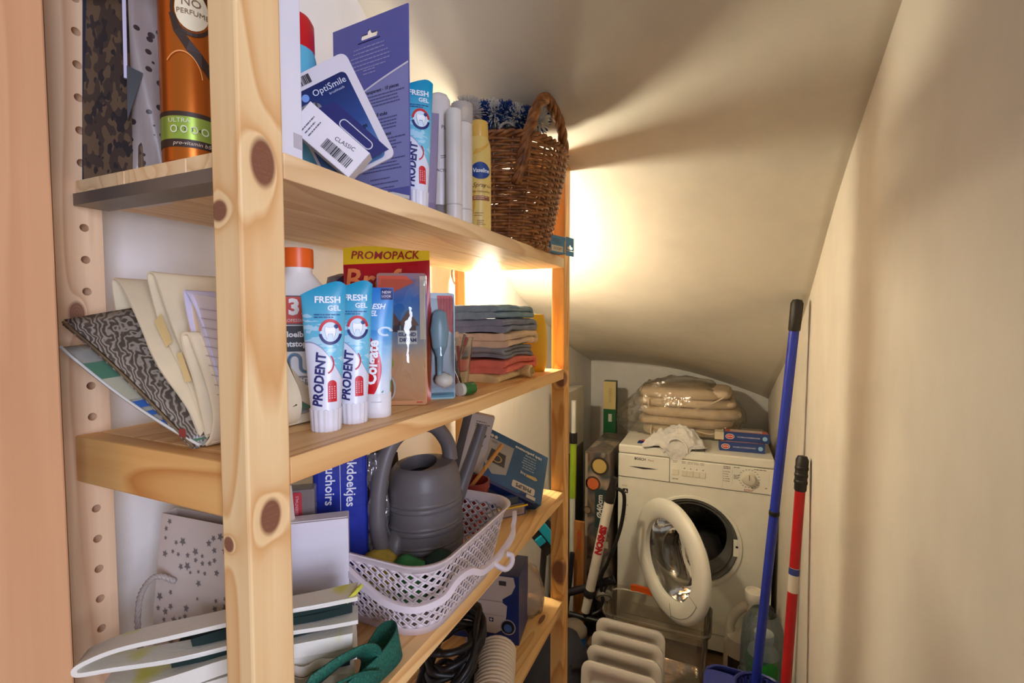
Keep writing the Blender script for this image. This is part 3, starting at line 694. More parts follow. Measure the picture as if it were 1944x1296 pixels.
def twist(path, R_, r_, turns, nst, name, mat, parent):
    P = [Vector(p) for p in path]; n = len(P); m = MB()
    for s in range(nst):
        pts = []; up = Vector((0.2, 0.5, .84))
        for i in range(n):
            t_ = (P[min(i+1, n-1)]-P[max(i-1, 0)]).normalized(); u_ = (up-t_*up.dot(t_)).normalized(); w_ = t_.cross(u_); a = 2*PI*(turns*i/(n-1)+s/nst)
            pts.append(P[i]+(u_*math.cos(a)+w_*math.sin(a))*R_)
        m.tube(pts, r_, 6)
    return m.build(name, mat, parent, 180)
for s_ in range(3):
    pts = []
    for j in range(145):
        a = 2*PI*j/144; ph = 2*PI*(18*j/144+s_/3); pts.append(bpt(a, BH+.002+.0045*math.sin(ph), .0045*math.cos(ph)))
    MB().tube(pts[:-1], .0036, 6, True).build('rim_strand', wk, bk, 180)
for s_ in range(3):
    pts = [bpt(2*PI*j/120, .004+.003*math.sin(2*PI*(15*j/120+s_/3)), .004+.004*math.cos(2*PI*(15*j/120+s_/3))) for j in range(120)]
    MB().tube(pts, .0034, 6, True).build('foot_strand', wk, bk, 180)
MB().lathe([(0, .004), (.95, .004), (.95, .008), (0, .008)], 32, sx=.098, sy=.088).build('basket_bottom', wk, bk)
hp = cr([(.088, -.100, .115), (.101, -.103, .160), (.114, -.100, .205), (.122, -.082, .252), (.122, -.040, .288), (.120, .010, .296), (.122, .060, .275), (.122, .090, .235), (.114, .105, .195), (.100, .108, .150), (.086, .104, .115)], 8)
twist(hp, .0054, .0064, 6.5, 3, 'handle', wk, bk)
for (cx_, cy_) in ((.104, -.103), (.104, .107)):
    m = MB()
    for d_ in (-.007, .007): m.tube(cr([(cx_+.013, cy_+d_*.3, .205), (cx_+.008, cy_+d_, .17), (cx_-.006, cy_+d_*.6, .125), (cx_-.014, cy_+d_*.1, .110)], 5), .0036, 6)
    m.build('handle_binding', wk, bk, 180)
# blue and white fluffy duster in the basket
def duster_mat(rgb): return M('microfibre', rgb, .9, 0, .12, 80)
t = thing('duster_mop', 'fluffy blue and white striped duster head poking out of the wicker basket', 'duster', (-.4350, .9450, Z1+.204), 0)
def tuft(cx, cy, cz, rad, n, seed):
    rd = random.Random(seed); m = MB()
    for i in range(n):
        d = Vector((rd.gauss(0, 1), rd.gauss(0, 1), rd.gauss(.4, .8))).normalized(); l = rad*rd.uniform(.75, 1.15); b = Vector((cx, cy, cz))+d*rad*.3; e = Vector((cx, cy, cz))+d*l
        s = d.orthogonal().normalized()*.0012; w = d.cross(s)
        m.add([b+s*2, b-s+w*1.6, b-s-w*1.6, e+s*.6, e-s*.4+w*.5, e-s*.4-w*.5], [(0, 1, 4, 3), (1, 2, 5, 4), (2, 0, 3, 5), (3, 4, 5)])
    return m
for i in range(6):
    for j in range(2): tuft(-.032+.020*i-.008*j, -.022+.009*i+.030*j, .076+.008*math.sin(i*.9+.6)+.010*j, .028, 560, i*2+j).build('yarn_stripe', duster_mat((36, 76, 150) if (i+j) % 2 == 0 else (238, 236, 230)), t)['kind'] = 'stuff'
for i in range(4): tuft(-.045-.018*i, .060+.010*(i % 2), .070, .036, 420, 50+i).build('yarn_stripe', duster_mat((36, 76, 150) if i % 2 else (214, 210, 206)), t)['kind'] = 'stuff'  # unseen far tufts, added to keep bulb light off the ceiling
for i in range(3): tuft(-.050, -.06+.045*i, .072, .034, 380, 70+i).build('yarn_stripe', duster_mat((36, 76, 150) if i % 2 else (214, 210, 206)), t)['kind'] = 'stuff'  # another hidden row of tufts, added as a light block
MB().box((-.01, .01, .022), (.12, .13, .03)).build('backing_plate', M('black_cloth', (30, 28, 30), .8), t, bevel=.006)
MB().tube([Vector((.030+.012*math.cos(a), -.040+.012*math.cos(a), .030+.018*math.sin(a))) for a in [PI*i/12 for i in range(13)]], .003, 6).build('loop', M('grey_loop', (178, 176, 170), .6), t, 60)
# blue plaster box at the shelf end
t = thing('plaster_box', 'small blue sticking plaster box hanging over the far front end of shelf', 'box', (-.3435, 1.030, Z1+.0008), 76, ry=0)
MB().bx(-.040, .024, -.012, .010, 0, .038).build('carton', M('blue_card', (52, 128, 184), .4, 0, .03), t, bevel=.0006)
m = card_with_slot(.034, .042, [(x, z) for x, z in euro(0, .018, .010, .0028)], .001)
m.xf(lambda p: (p.x+.041, p.y-.0128, p.z-.002)); m.build('hang_tab', M('blue_card_tab', (56, 134, 190), .4, 0, .03), t, fix=False)
text('LAESION', .0085, K(30, 44, 60), t, -.010, .010, on(-.012), rot=180); patch('pale_band', K(216, 206, 190), t, -.036, .012, .003, .016, on(-.012), 1, OFF*.5); text('SENSITIVE', .0055, K(20, 50, 92), t, -.012, .022, on(-.012), rot=180); scrawl(K(20, 50, 92), t, -.034, .012, .029, 2, .004, .0016, on(-.012), seed=3)
patch('yellow_strip', K(226, 180, 60), t, .018, .0215, .003, .030, on(-.012), 1)

# ================================================================== goods on the second shelf
# papers and folders sticking out past the near end
cream = M('cream_paper', (240, 222, 184), .7, 0, .05, 20, .3, 60); tan = M('tan_paper', (228, 196, 150), .7, 0, .05)
def swirl():
    N = NT('silver_swirl_print'); o = N.obj(); w = N.n('ShaderNodeTexWave', wave_type='RINGS'); w.inputs['Scale'].default_value = 120; w.inputs['Distortion'].default_value = 9; w.inputs['Detail'].default_value = 1.0; w.inputs['Detail Scale'].default_value = 1.1
    N.l(N.mp(o, (1, 1, .25)), w.inputs['Vector']); N.col(N.ramp(w.outputs['Fac'], [(.2, C(84, 74, 64)), (.55, C(112, 100, 88)), (.85, C(160, 148, 132))])); N.b.inputs['Roughness'].default_value = .35; return N.m
t = thing('gift_wrap_folder', 'dark grey folder with silver swirl pattern leaning out past the pine post', 'folder', (-.470, .300, Z2), 0)
m = MB(); A, B = Vector((-.125, -.043, .122)), Vector((.018, -.010, .006))
def fl(off, w0, w1):
    return lambda u, w: A.lerp(B, u)+Vector((.020, .12, .022))*w*(1-.15*u)+Vector((.55, .05, .83))*(off+.003*math.sin(u*4+w*3))
m.grid(fl(0, 0, 1), 14, 8).grid(fl(-.0055, 0, 1), 14, 8); m.build('folder_sheet', swirl(), t, 60, solid=.0008)
MB().tube([fl(-.0028, 0, 1)(u/20, 0) for u in range(21)], .0014, 6).build('foil_edge', M('tarnished_foil', (150, 128, 96), .3, .6), t, 60)
patch('red_print', K(150, 60, 56), t, .004, .014, .012, .020, on(-.016), 1)
t = thing('plastic_sleeve', 'clear plastic sleeve with green and blue stripes under the swirl folder', 'sleeve', (-.470, .300, Z2), 0)
A2, B2 = Vector((-.127, -.046, .095)), Vector((.020, -.008, .0035))
def sl(u, w): return A2.lerp(B2, u)+Vector((.012, .13, .012))*w+Vector((0, 0, -.006*math.sin(PI*u)))
MB().grid(sl, 16, 6).build('film', clear('clear_sleeve', (228, 228, 216), .5, .1, .95, .35), t, 60, solid=.0006)
def band_(u0, u1, mat, nm): MB().grid(lambda u, w: sl(u0+(u1-u0)*u, w)+Vector((.0003, -.0002, .0012)), 3, 6).build(nm, mat, t, 60)
band_(.16, .30, M('green_print', (96, 142, 112), .35), 'green_stripe'); band_(.30, .50, M('sand_print', (206, 200, 170), .35), 'sand_panel')
band_(.52, .58, M('blue_print', (70, 116, 190), .35), 'blue_stripe'); band_(.62, .66, M('blue_print', (70, 116, 190), .35), 'blue_stripe'); band_(.72, .76, M('blue_print', (70, 116, 190), .35), 'blue_stripe'); band_(.80, .97, M('green_print', (96, 142, 112), .35), 'green_stripe')
MB().tube([sl(u/20, 0) for u in range(21)], .0016, 6).build('sealed_edge', M('white_edge', (226, 224, 214), .3), t, 60)
# folded cream tissue papers standing on their fold
def P2(l): return [(p[0], p[1]) for p in cr([(a, b, 0) for a, b in l], 5)]
t = thing('folded_paper', 'big cream paper folded double with its rounded fold upwards, leftmost of the papers', 'paper', (-.455, .296, Z2), 0, group='folded papers beside the front post')
ribbon(P2([(.004, .0025), (-.030, .050), (-.075, .105), (-.118, .150), (-.138, .166), (-.146, .162), (-.142, .140), (-.122, .108), (-.070, .050), (-.012, .001)]), .0016, .0, .125, 6, .004, seed=1).build('sheet', cream, t, 60)
t = thing('folded_paper', 'second tall cream folded paper with tape patches, right of the leftmost one', 'paper', (-.452, .300, Z2), 0, group='folded papers beside the front post')
ribbon(P2([(.007, .0025), (-.018, .050), (-.050, .110), (-.078, .158), (-.088, .170), (-.095, .166), (-.088, .145), (-.068, .110), (-.030, .055), (-.002, .006)]), .0016, .004, .135, 6, .003, seed=5).build('sheet', cream, t, 60)
poly('tape_patch', M('masking_tape', (236, 206, 140), .5), t, [(-.078, .120), (-.066, .128), (-.050, .100), (-.060, .094)], on(.0025))
poly('tape_patch', M('masking_tape', (236, 206, 140), .5), t, [(-.044, .088), (-.036, .090), (-.022, .062), (-.032, .060)], on(.0025))
t = thing('folded_paper', 'short thick cream paper fold standing in front of the lilac notepaper', 'paper', (-.448, .298, Z2), 0, group='folded papers beside the front post')
ribbon(P2([(.0, .002), (.008, .012), (.011, .035), (-.002, .070), (-.018, .104), (-.026, .108), (-.030, .102), (-.018, .070), (-.004, .030), (.002, .012)]), .0026, .0, .10, 6, .003, seed=9).build('sheet', cream, t, 60)
MB().bx(-.041, -.020, .012, .013, .085, .142).build('brown_label', tan, t)
t = thing('note_paper', 'folded lilac lined notepaper leaning against the front post', 'paper', (-.433, .303, Z2), 0)
ribbon(P2([(.012, .003), (.004, .040), (-.014, .085), (-.036, .135), (-.048, .150), (-.050, .143), (-.042, .105), (-.018, .060), (.002, .020), (.014, .005)]), .0012, .002, .045, 4, .002, seed=12).build('sheet', M('lilac_paper', (212, 204, 222), .6, 0, .03), t, 60)
m = MB()
for i in range(11): m.box((.004, .001, .04+i*.009), (.05, .0003, .0005), Matrix.Rotation(.1, 3, 'Y'))
m.xf(lambda p: (p.x-.16*p.z*.9+.012, p.y, p.z)); 
MB().prism([(-.046, .148), (.010, .140), (.012, .02), (-.004, .03), (-.030, .10)], .0038, .0046).build('front_leaf', M('ruled_paper', (206, 190, 184), .6, 0, .03), t); m.build('ruled_lines', K(150, 136, 150), t)

# drain cleaner
t = thing('drain_cleaner_bottle', 'white drain cleaner bottle with orange screw cap behind the toothpaste tubes', 'bottle', (-.488, .447, Z2), 44)
sq = lambda rx, ry, z, e=3.2, n=36: [Vector((rx*math.copysign(abs(math.cos(2*PI*j/n))**(2/e), math.cos(2*PI*j/n)), ry*math.copysign(abs(math.sin(2*PI*j/n))**(2/e), math.sin(2*PI*j/n)), z)) for j in range(n)]
wb = M('hdpe_white', (230, 226, 220), .38, 0, .03)
MB().loft([sq(.030, .022, 0), sq(.0325, .0245, .003), sq(.033, .025, .012), sq(.033, .025, .14), sq(.0325, .0245, .152), sq(.028, .022, .166, 2.6), sq(.020, .018, .176, 2.2), sq(.0165, .0165, .180, 2), sq(.0165, .0165, .188, 2)]).build('bottle_body', wb, t, 45)
m = MB(); m.loft([[Vector(((rc := .0178+(.0004 if j % 2 else -.0002)*(1 if 0 < i < 3 else 0))*math.cos(2*PI*j/60), rc*math.sin(2*PI*j/60), z)) for j in range(60)] for i, z in enumerate((.186, .188, .207, .2095))]); m.build('screw_cap', M('orange_cap', (232, 98, 28), .35), t, 30)
f = lambda x, z: -.025*max(0, 1-(abs(x)/.033)**3.2)**(1/3.2)
hexa = lambda cx, cz, w, h, k: [(cx-w, cz-h), (cx+w, cz-h), (cx+w+k, cz), (cx+w, cz+h), (cx-w, cz+h), (cx-w-k, cz)]
poly('red_shield', K(60, 60, 64), t, hexa(.0, .133, .0225, .0175, .004), lambda x, z: -.0252); poly('red_shield', K(206, 60, 36), t, hexa(.0, .133, .0215, .0162, .004), lambda x, z: -.0255)
text('3', .026, K(244, 240, 236), t, -.004, .136, on(-.0256), bold=.0012, off=.0006); text('X', .016, K(244, 240, 236), t, .011, .134, on(-.0256), bold=.0008, off=.0006); text('PROFESSIONAL', .0052, K(244, 230, 226), t, .0, .1205, on(-.0256), off=.0006)
poly('black_label', K(28, 26, 28), t, hexa(.0, .0985, .0225, .0155, .004), lambda x, z: -.0254)
text('Vloeibare', .0095, K(240, 238, 236), t, 0, .1035, on(-.0254), bold=.0003, off=.0006); text('Ontstopper', .0095, K(240, 238, 236), t, 0, .092, on(-.0254), bold=.0003, off=.0006)
def upipe(r, mat, nm, dy):
    pts = [(-.011, .060), (-.011, .072)]+[(-.0045-.0065*math.cos(PI*i/10), .072+.0075*math.sin(PI*i/10)) for i in range(1, 11)]+[(.002, .064)]+[(.0085-.0065*math.cos(PI*i/10), .064-.0065*math.sin(PI*i/10)) for i in range(1, 11)]+[(.015, .076)]
    MB().tube([(x, -.0246-dy, z) for x, z in pts], r, 6).build(nm, mat, t, 60)
upipe(.0024, K(190, 186, 178), 'pipe_print', 0); upipe(.0012, K(74, 130, 176), 'pipe_print', .002)
patch('grey_band', K(140, 126, 120), t, -.029, .029, .034, .053, f, 8, OFF*2); text('KRACHTIGE', .0072, K(240, 236, 232), t, .002, .0475, on(-.0252), off=.0006, bold=.0002); text('GEL', .0072, K(240, 236, 232), t, .006, .0385, on(-.0252), off=.0006, bold=.0002)
# grey drum behind the bottle
t = thing('storage_tin', 'grey lidded round tin standing behind the orange capped bottle', 'tin', (-.570, .630, Z2), 0)
MB().lathe([(0, 0), (.036, 0), (.038, .003), (.038, .165), (.036, .168)], 32).build('tin_body', M('grey_tin', (150, 140, 150), .4), t, 40)
MB().lathe([(.0385, .160), (.0395, .162), (.0395, .172), (.036, .190), (.02, .196), (0, .197)], 32).build('lid', M('grey_tin_lid', (128, 118, 128), .4), t, 40)

prodent('nearest teal and white fresh gel tube at the front edge of the second shelf', (-.3990, .3995, Z2), 42, .1655)
prodent('second teal and white fresh gel tube between its nearest twin and the red tube', (-.3990, .4430, Z2), 38, .1695)
# red and blue toothpaste
t = thing('toothpaste_tube', 'flat topped blue tube with red swoosh and white flip cap', 'toothpaste', (-.3975, .4840, Z2), 36)
H, zc = .1615, .030; wid, thk, f = tube_shape(H, .0215, .0165, zc)
m = MB(); m.loft([[Vector((wid(z)*math.cos(2*PI*j/28), thk(z)*math.sin(2*PI*j/28), z)) for j in range(28)] for z in [zc+(H-zc)*i/14 for i in range(15)]])
N = NT('colgate_print'); s_ = N.sep(N.obj()); X, Z = s_[0], s_[2]; nz = N.noise(N.mp(N.obj(), (40, 40, 60)), 1, 2)
c_ = N.ramp(N.math('ADD', N.math('MULTIPLY', Z, 7.2), N.math('MULTIPLY', N.math('SUBTRACT', nz, .5), .35)), [(.3, C(222, 232, 246)), (.62, C(150, 200, 236)), (.8, C(40, 140, 210)), (1, C(28, 110, 196))])
q = N.math('ADD', X, N.math('MULTIPLY', N.math('MULTIPLY', N.math('SUBTRACT', Z, .062), N.math('SUBTRACT', Z, .062)), 9.0))
c_ = N.mix(N.math('LESS_THAN', q, .0065), c_, C(204, 20, 32)); c_ = N.mix(N.math('GREATER_THAN', Z, .109), c_, N.ramp(N.math('MULTIPLY', Z, 6.2), [(.66, C(90, 170, 222)), (1, C(30, 120, 206))]))
N.col(c_); N.b.inputs['Roughness'].default_value = .28; m.build('tube_body', N.m, t, 60)
MB().lathe([(0, 0), (.0163, 0), (.0170, .001), (.0172, .029), (.0165, .030)], 32).build('flip_cap', M('white_cap', (232, 230, 232), .35), t, 40); MB().bx(-.006, .006, -.0178, -.0165, .0195, .0205).build('cap_seam', K(196, 194, 196), t)
text('Colgate', .0185, K(248, 248, 250), t, -.0045, .0690, f, rot=86, off=.0016, bold=.0007, sx=.94); text('FRESH', .0092, K(240, 246, 252), t, -.002, .1375, f, shear=.3, bold=.0003); text('GEL', .0092, K(240, 246, 252), t, -.0065, .129, f, shear=.3, bold=.0003)
patch('navy_flag', K(40, 40, 104), t, .0065, .0205, .1465, .1605, f, 4, OFF*2); text('NEW', .0048, K(240, 240, 248), t, .013, .1555, f, off=OFF*4); text('LOOK', .0042, K(240, 240, 248), t, .013, .1505, f, off=OFF*4)
oval('gel_swirl', K(210, 232, 248), t, .011, .107, .009, .006, f, OFF*3, .6, 18, 1, 0, 300); poly('green_corner', K(60, 150, 70), t, [(.006, .0315), (.0165, .0315), (.0175, .046)], f, OFF*3)

# big red promo pouch
t = thing('refill_pouch', 'red hanging promo pouch with yellow header band behind the clear packs', 'pouch', (-.455, .580, Z2), 22)
m = MB(); Wd, Hh = .064, .226
def pouch(u, w, side): x = (u-.5)*2*Wd; b = .013*math.sin(PI*u)**.6*math.sin(PI*min(1, w*1.08))**.7; return (x, side*b+.004*math.sin(u*6+w*5), Hh*w+(.004*math.sin(u*5) if w > .9 else 0))
m.grid(lambda u, w: pouch(u, w, -1), 32, 60).grid(lambda u, w: pouch(u, w, 1), 14, 22)
N = NT('promo_print'); s_ = N.sep(N.obj()); X, Z = s_[0], s_[2]; nz = N.noise(N.mp(N.obj(), (25, 25, 25)), 1, 2)
c_ = N.mix(N.math('GREATER_THAN', N.math('ADD', Z, N.math('MULTIPLY', X, -.05)), .205), N.ramp(N.math('ADD', N.math('MULTIPLY', Z, 4.6), N.math('MULTIPLY', nz, .3)), [(.35, C(206, 96, 48)), (.75, C(196, 40, 34)), (1, C(168, 14, 30))]), C(226, 186, 28))
N.col(c_); N.b.inputs['Roughness'].default_value = .28; m.build('pouch_body', N.m, t, 60)
fp = lambda x, z: pouch(.5+x/(2*Wd), z/Hh, -1)[1]
text('PROMOPACK', .0165, K(150, 20, 24), t, -.002, .2155, fp, bold=.0002, shear=.15, sx=1.0, off=.0022)
text('Bref', .046, K(150, 16, 30), t, -.022, .176, fp, bold=.003, off=.0016, shear=.12); text('Bref', .046, K(228, 128, 70), t, -.023, .1775, fp, bold=.0008, off=.0024, shear=.12); patch('name_plate', K(206, 60, 46), t, -.046, .002, .143, .155, fp, 4)
scrawl(K(236, 180, 140), t, -.042, -.002, .147, 1, .004, .004, fp, OFF*3, seed=3)
t2 = thing('purple_pouch', 'dark purple pouch edge standing behind the red promo pouch', 'pouch', (-.505, .588, Z2), 20)
m = MB(); m.grid(lambda u, w: ((u-.5)*.09, -.008*math.sin(PI*u)*math.sin(PI*w), .20*w-.02*(2*u-1)**2*w), 10, 12).grid(lambda u, w: ((u-.5)*.09, .008*math.sin(PI*u)*math.sin(PI*w), .20*w-.02*(2*u-1)**2*w), 10, 12); m.build('pouch_body', M('purple_film', (70, 40, 84), .3), t2, 60)
# island dream air freshener pack
def island(label, loc, rz, w, h, kind):
    t = thing('air_freshener_pack' if kind == 0 else 'toilet_block_pack', label, 'packaging', loc, rz)
    N = NT('island_print' if kind == 0 else 'toilet_block_print'); s = N.sep(N.obj()); Z = s[2]; nz = N.noise(N.mp(N.obj(), (30, 30, 40)), 1, 3); zz = N.math('ADD', N.math('MULTIPLY', Z, 1/h), N.math('MULTIPLY', N.math('SUBTRACT', nz, .5), .18))
    if kind == 0: N.col(N.ramp(zz, [(.0, C(206, 150, 104)), (.36, C(206, 160, 116)), (.46, C(150, 150, 150)), (.58, C(96, 130, 160)), (.80, C(40, 110, 186)), (1, C(160, 120, 110))]))
    else: N.col(N.ramp(zz, [(.0, C(150, 190, 196)), (.08, C(90, 140, 150)), (.12, C(40, 56, 64)), (.5, C(70, 100, 108)), (.75, C(120, 150, 158)), (1, C(96, 120, 126))]))
    N.b.inputs['Roughness'].default_value = .25
    MB().prism(rrect(-w, w, 0, h, .004), -.0010, .0010).build('card', N.m, t); fl_ = on(-.0012)
    m = MB(); m.grid(lambda u, v: ((u-.5)*2*w*.94, -.0015-.016*math.sin(PI*u)**.7*math.sin(PI*min(1, v*1.02))**.5+.002*noise.noise(Vector((u*4, v*6, kind))), .006+(h-.014)*v), 16, 24); m.build('blister_film', clear('blister_clear', (246, 248, 250), .5, .06, 1, 0, .22, .6), t, 180)
    if kind == 0:
        for x0, s_ in ((-.012, 1), (.009, 1.15)): poly('hut_roof', K(96, 62, 50), t, [(x0-.013*s_, .112), (x0, .112+.019*s_), (x0+.013*s_, .112)], fl_); patch('hut_wall', K(60, 40, 40), t, x0-.009*s_, x0+.009*s_, .103, .112, fl_, 1)
        patch('name_plate', K(196, 196, 190), t, -.006, .021, .086, .105, fl_, 1, OFF*2); text('ISLAND', .0072, K(40, 44, 90), t, .0075, .0995, fl_, off=OFF*4, bold=.0003); text('DREAM', .0072, K(40, 44, 90), t, .0085, .0915, fl_, off=OFF*4, bold=.0003)
        poly('red_corner', K(206, 80, 50), t, [(-w, h*.80), (w*.5, h*.93), (w*.2, h-.004), (-w+.003, h-.004)], fl_); patch('white_edge', K(196, 180, 160), t, w-.009, w-.001, h*.50, h-.004, fl_, 1)
        MB().tube([(-.016+.007*math.cos(a), -.012, .026+.016*math.sin(a)) for a in [2*PI*i/24 for i in range(24)]], .0018, 6, True).build('hook_loop', M('clear_hook', (220, 212, 200), .2, trans=.5), t, 60)
        oval('leaf_print', K(150, 160, 50), t, -.020, .062, .007, .011, fl_, OFF*2, rot=30)
        MB().tube([(w-.006, -.002, .004), (w-.014, -.002, .004)], .001, 4).build('red_tick', K(200, 70, 60), t)
    else:
        poly('red_flag', K(200, 44, 48), t, [(-.004, h-.004), (w-.004, h-.004), (w-.003, h*.62), (-.001, h*.70)], fl_); m = MB()
        for i in range(5): m.add([(x, -.0019, z) for x, z in ((.001+i*.0045, h*.70), (.002+i*.0045, h*.70), (.002+i*.0045, h-.006), (.001+i*.0045, h-.006))], [(0, 1, 2, 3)])
        m.build('red_flag_lines', K(150, 24, 34), t, fix=False); patch('red_square', K(196, 30, 40), t, -w+.002, -w+.010, h-.034, h-.022, fl_, 1)
        MB().lathe([(0, -.012), (.012, -.006), (.014, 0), (.012, .006), (0, .012)], 20, c=(.004, -.012, .030)).build('scent_ball', M('white_ball', (206, 204, 196), .4), t, 60)
        MB().lathe([(.004, 0), (.005, .03), (.011, .045), (.014, .07), (.010, .095), (.003, .10)], 18, c=(-.002, -.012, .035), sy=.5).build('holder', M('frosted_blue', (150, 186, 200), .3, trans=.4), t, 60)
        patch('teal_band', K(60, 130, 150), t, -w+.001, w-.001, .003, .010, fl_, 1)
    return t
island('clear blister pack with beach huts reading island dream beside the red tube', (-.4105, .5545, Z2+.001), 28, .034, .185, 0)
island('narrow dark teal blister pack with red striped corner beside the island pack', (-.3880, .6170, Z2+.001), 40, .0225, .160, 1)

# glass of cutlery
t = thing('drinking_glass', 'flared clear glass holding cutlery beside the folded towels', 'glass', (-.402, .690, Z2+.0), 0)
MB().lathe([(0, .003), (.016, .003), (.018, .006), (.021, .03), (.027, .085), (.0285, .092), (.0270, .092), (.0255, .084), (.0195, .03), (.016, .010), (0, .009)], 32).build('glass_wall', M('clear_glass', (240, 242, 240), .03, trans=1), t, 60)
for i in range(13):
    rd = random.Random(i); a = rd.uniform(0, 6.28); b = a+rd.uniform(2.2, 4); p0 = Vector((.010*math.cos(a), .010*math.sin(a), .012)); p1 = Vector((.019*math.cos(b), .019*math.sin(b), rd.uniform(.075, .100)))
    c_ = thing('cutlery', 'thin %s cutlery handle leaning inside the flared glass' % ('steel' if i % 4 else 'red'), 'cutlery', (-.402, .690, Z2), 0, group='cutlery in the glass')
    MB().tube([p0, p0.lerp(p1, .5), p1], [.0012, .0016, .0026], 6).build('cutlery_handle', M('steel', (196, 188, 178), .22, .9) if i % 4 else M('red_handle', (196, 60, 50), .35), c_, 60)
t = thing('small_jar', 'small green jar with white lid lying before the glass', 'jar', (-.374, .668, Z2+.0105), 0)
RX90 = Matrix.Rotation(PI/2, 3, 'X') @ Matrix.Rotation(.5, 3, 'Y')
MB().lathe([(0, -.018), (.0098, -.018), (.0102, -.014), (.0102, .006)], 24, R=Matrix.Rotation(-.8, 3, 'Z') @ RX90).build('jar_body', M('green_glass', (60, 130, 60), .15, trans=.4), t, 50)
MB().lathe([(.0105, .006), (.0107, .008), (.0107, .013), (0, .014)], 24, R=Matrix.Rotation(-.8, 3, 'Z') @ RX90).build('lid', M('white_lid', (206, 206, 196), .4), t, 50)
t = thing('cream_box', 'small cream carton behind the cutlery glass', 'box', (-.470, .770, Z2), 32)
MB().bx(-.02, .022, -.014, .014, 0, .098).build('carton', M('cream_card', (226, 206, 168), .5), t, bevel=.0006)

# pile of folded towels: paths in (y, z), extruded along x
def fold_path(L, h, n, seed, droop=0):
    """serpentine fold path with n layers, length L, total height h"""
    rd = random.Random(seed); s = h/n; pts = []
    for i in range(n):
        z = s*(i+.5); y0, y1 = (-L/2+rd.uniform(0, .012), L/2-rd.uniform(0, .010)); order = 1 if i % 2 == 0 else -1
        ys = [y0+(y1-y0)*k/6 for k in range(7)]
        if order < 0: ys = ys[::-1]
        for k, y in enumerate(ys): pts.append((y, z+droop*math.cos(2*PI*y/L*.7)*.5+rd.uniform(-.0006, .0006)))
    return P2(pts)
def towel(label, yc, z0, L, h, n, rgb, x1, depth, seed, droop=.004, tex=.5, rz=0, tilt=0, name='folded_towel'):
    t = thing(name, label, 'towel', (x1, yc, z0), 90+rz, ry=tilt, group='folded towels on the second shelf')
    m = cloth_fold(fold_path(L, h, n, seed, droop), h/n*.97, .0, depth, 8, .0045, seed=seed, rnd=h/n*.55)
    m.build('cloth', M('terry_cloth', rgb, .95, 0, .08, 40, tex, 420, .002), t, 60); return t
y0 = .905; xf = -.372; z = Z2+.0005
tw = [('crumpled cream cloth at the bottom of the towel pile', .150, .016, 1, (236, 208, 150), -.385, -.018),
      ('thick coral pink towel, second from the bottom of the pile', .175, .027, 2, (226, 120, 100), -.372, .0),
      ('dark grey towel folded in thin layers above the coral one', .155, .0215, 3, (142, 142, 146), -.378, -.008),
      ('green cloth peeping out at the right between grey and beige towels', .085, .017, 1, (84, 140, 72), -.372, .038),
      ('beige towel folded double in the middle of the pile', .180, .026, 2, (226, 198, 166), -.370, .004),
      ('slate blue towel under the top one of the pile', .185, .026, 2, (140, 146, 162), -.376, .0),
      ('pale blue towel on top of the pile', .178, .025, 2, (136, 160, 172), -.380, -.014)]
for i, (lb, L, h, n, rgb, xx, dy) in enumerate(tw):
    if i == 3: towel(lb, y0+dy, z+.001, L, h, n, rgb, xx, .15, 60+i, .002); continue
    zz = z
    towel(lb, y0+dy, zz, L, h, n, rgb, xx, .16, 60+i, .004 if i else .002, tilt=(0 if i < 4 else 0)); z += h+.0012
t = thing('rolled_cloth', 'small rolled cream cloth tucked under the coral towel', 'cloth', (-.366, .925, Z2+.0140), 0)
m = MB(); m.tube(cr([(-.05, .0, -.001), (-.02, .003, 0), (0, -.001, 0), (.006, -.002, 0)], 5), [.013]*16, 12); crumple(m, .003, 40, 2); m.build('cloth', M('terry_cloth', (236, 208, 150), .95, 0, .08, 40, .5, 420, .002), t, 180)
m = MB(); m.tube([(.0068+.0002*i, .009*math.cos(i*.5)*(1-i/30), .009*math.sin(i*.5)*(1-i/30)) for i in range(26)], .0014, 5); m.build('rolled_end', M('terry_cloth_end', (206, 174, 118), .95), t, 60)
t = thing('yellow_bag', 'bright yellow bag edge standing behind the towel pile', 'bag', (-.400, 1.030, Z2), 30)
m = MB(); m.loft([[Vector((.035*k*math.cos(2*PI*j/24), .016*k2*math.sin(2*PI*j/24), z_)) for j in range(24)] for z_, k, k2 in ((0, .85, 1), (.02, 1, 1.1), (.07, 1.02, 1.1), (.11, .9, .7), (.132, .75, .25))]); crumple(m, .002, 30); m.build('bag_body', M('yellow_film', (240, 188, 40), .4), t, 180)

# ================================================================== goods on the third shelf
def stars(parent, x0, x1, z0, z1, n, f, seed, ink, rmin=.0022, rmax=.0055):
    rd = random.Random(seed); m = MB(); got = []
    for _ in range(4000):
        if len(got) >= n: break
        x, z = x0+(x1-x0)*rd.random()**1.35, rd.uniform(z0, z1); r = rd.uniform(rmin, rmax)
        if any((x-a)**2+(z-b)**2 < (r+c)**2*1.05 for a, b, c in got): continue
        got.append((x, z, r)); a0 = rd.uniform(0, 1.2)
        pts = [(x+(r if i % 2 == 0 else r*.45)*math.sin(a0+PI*i/5), z+(r if i % 2 == 0 else r*.45)*math.cos(a0+PI*i/5)) for i in range(10)]
        b = [(p[0], f(*p)-OFF, p[1]) for p in pts]; m.add(b+[(x, f(x, z)-OFF, z)], [(i, (i+1) % 10, 10) for i in range(10)])
    return m.build('star_print', ink, parent, fix=False)
starp = M('star_card', (214, 200, 188), .5, 0, .03); stark = K(120, 112, 110)
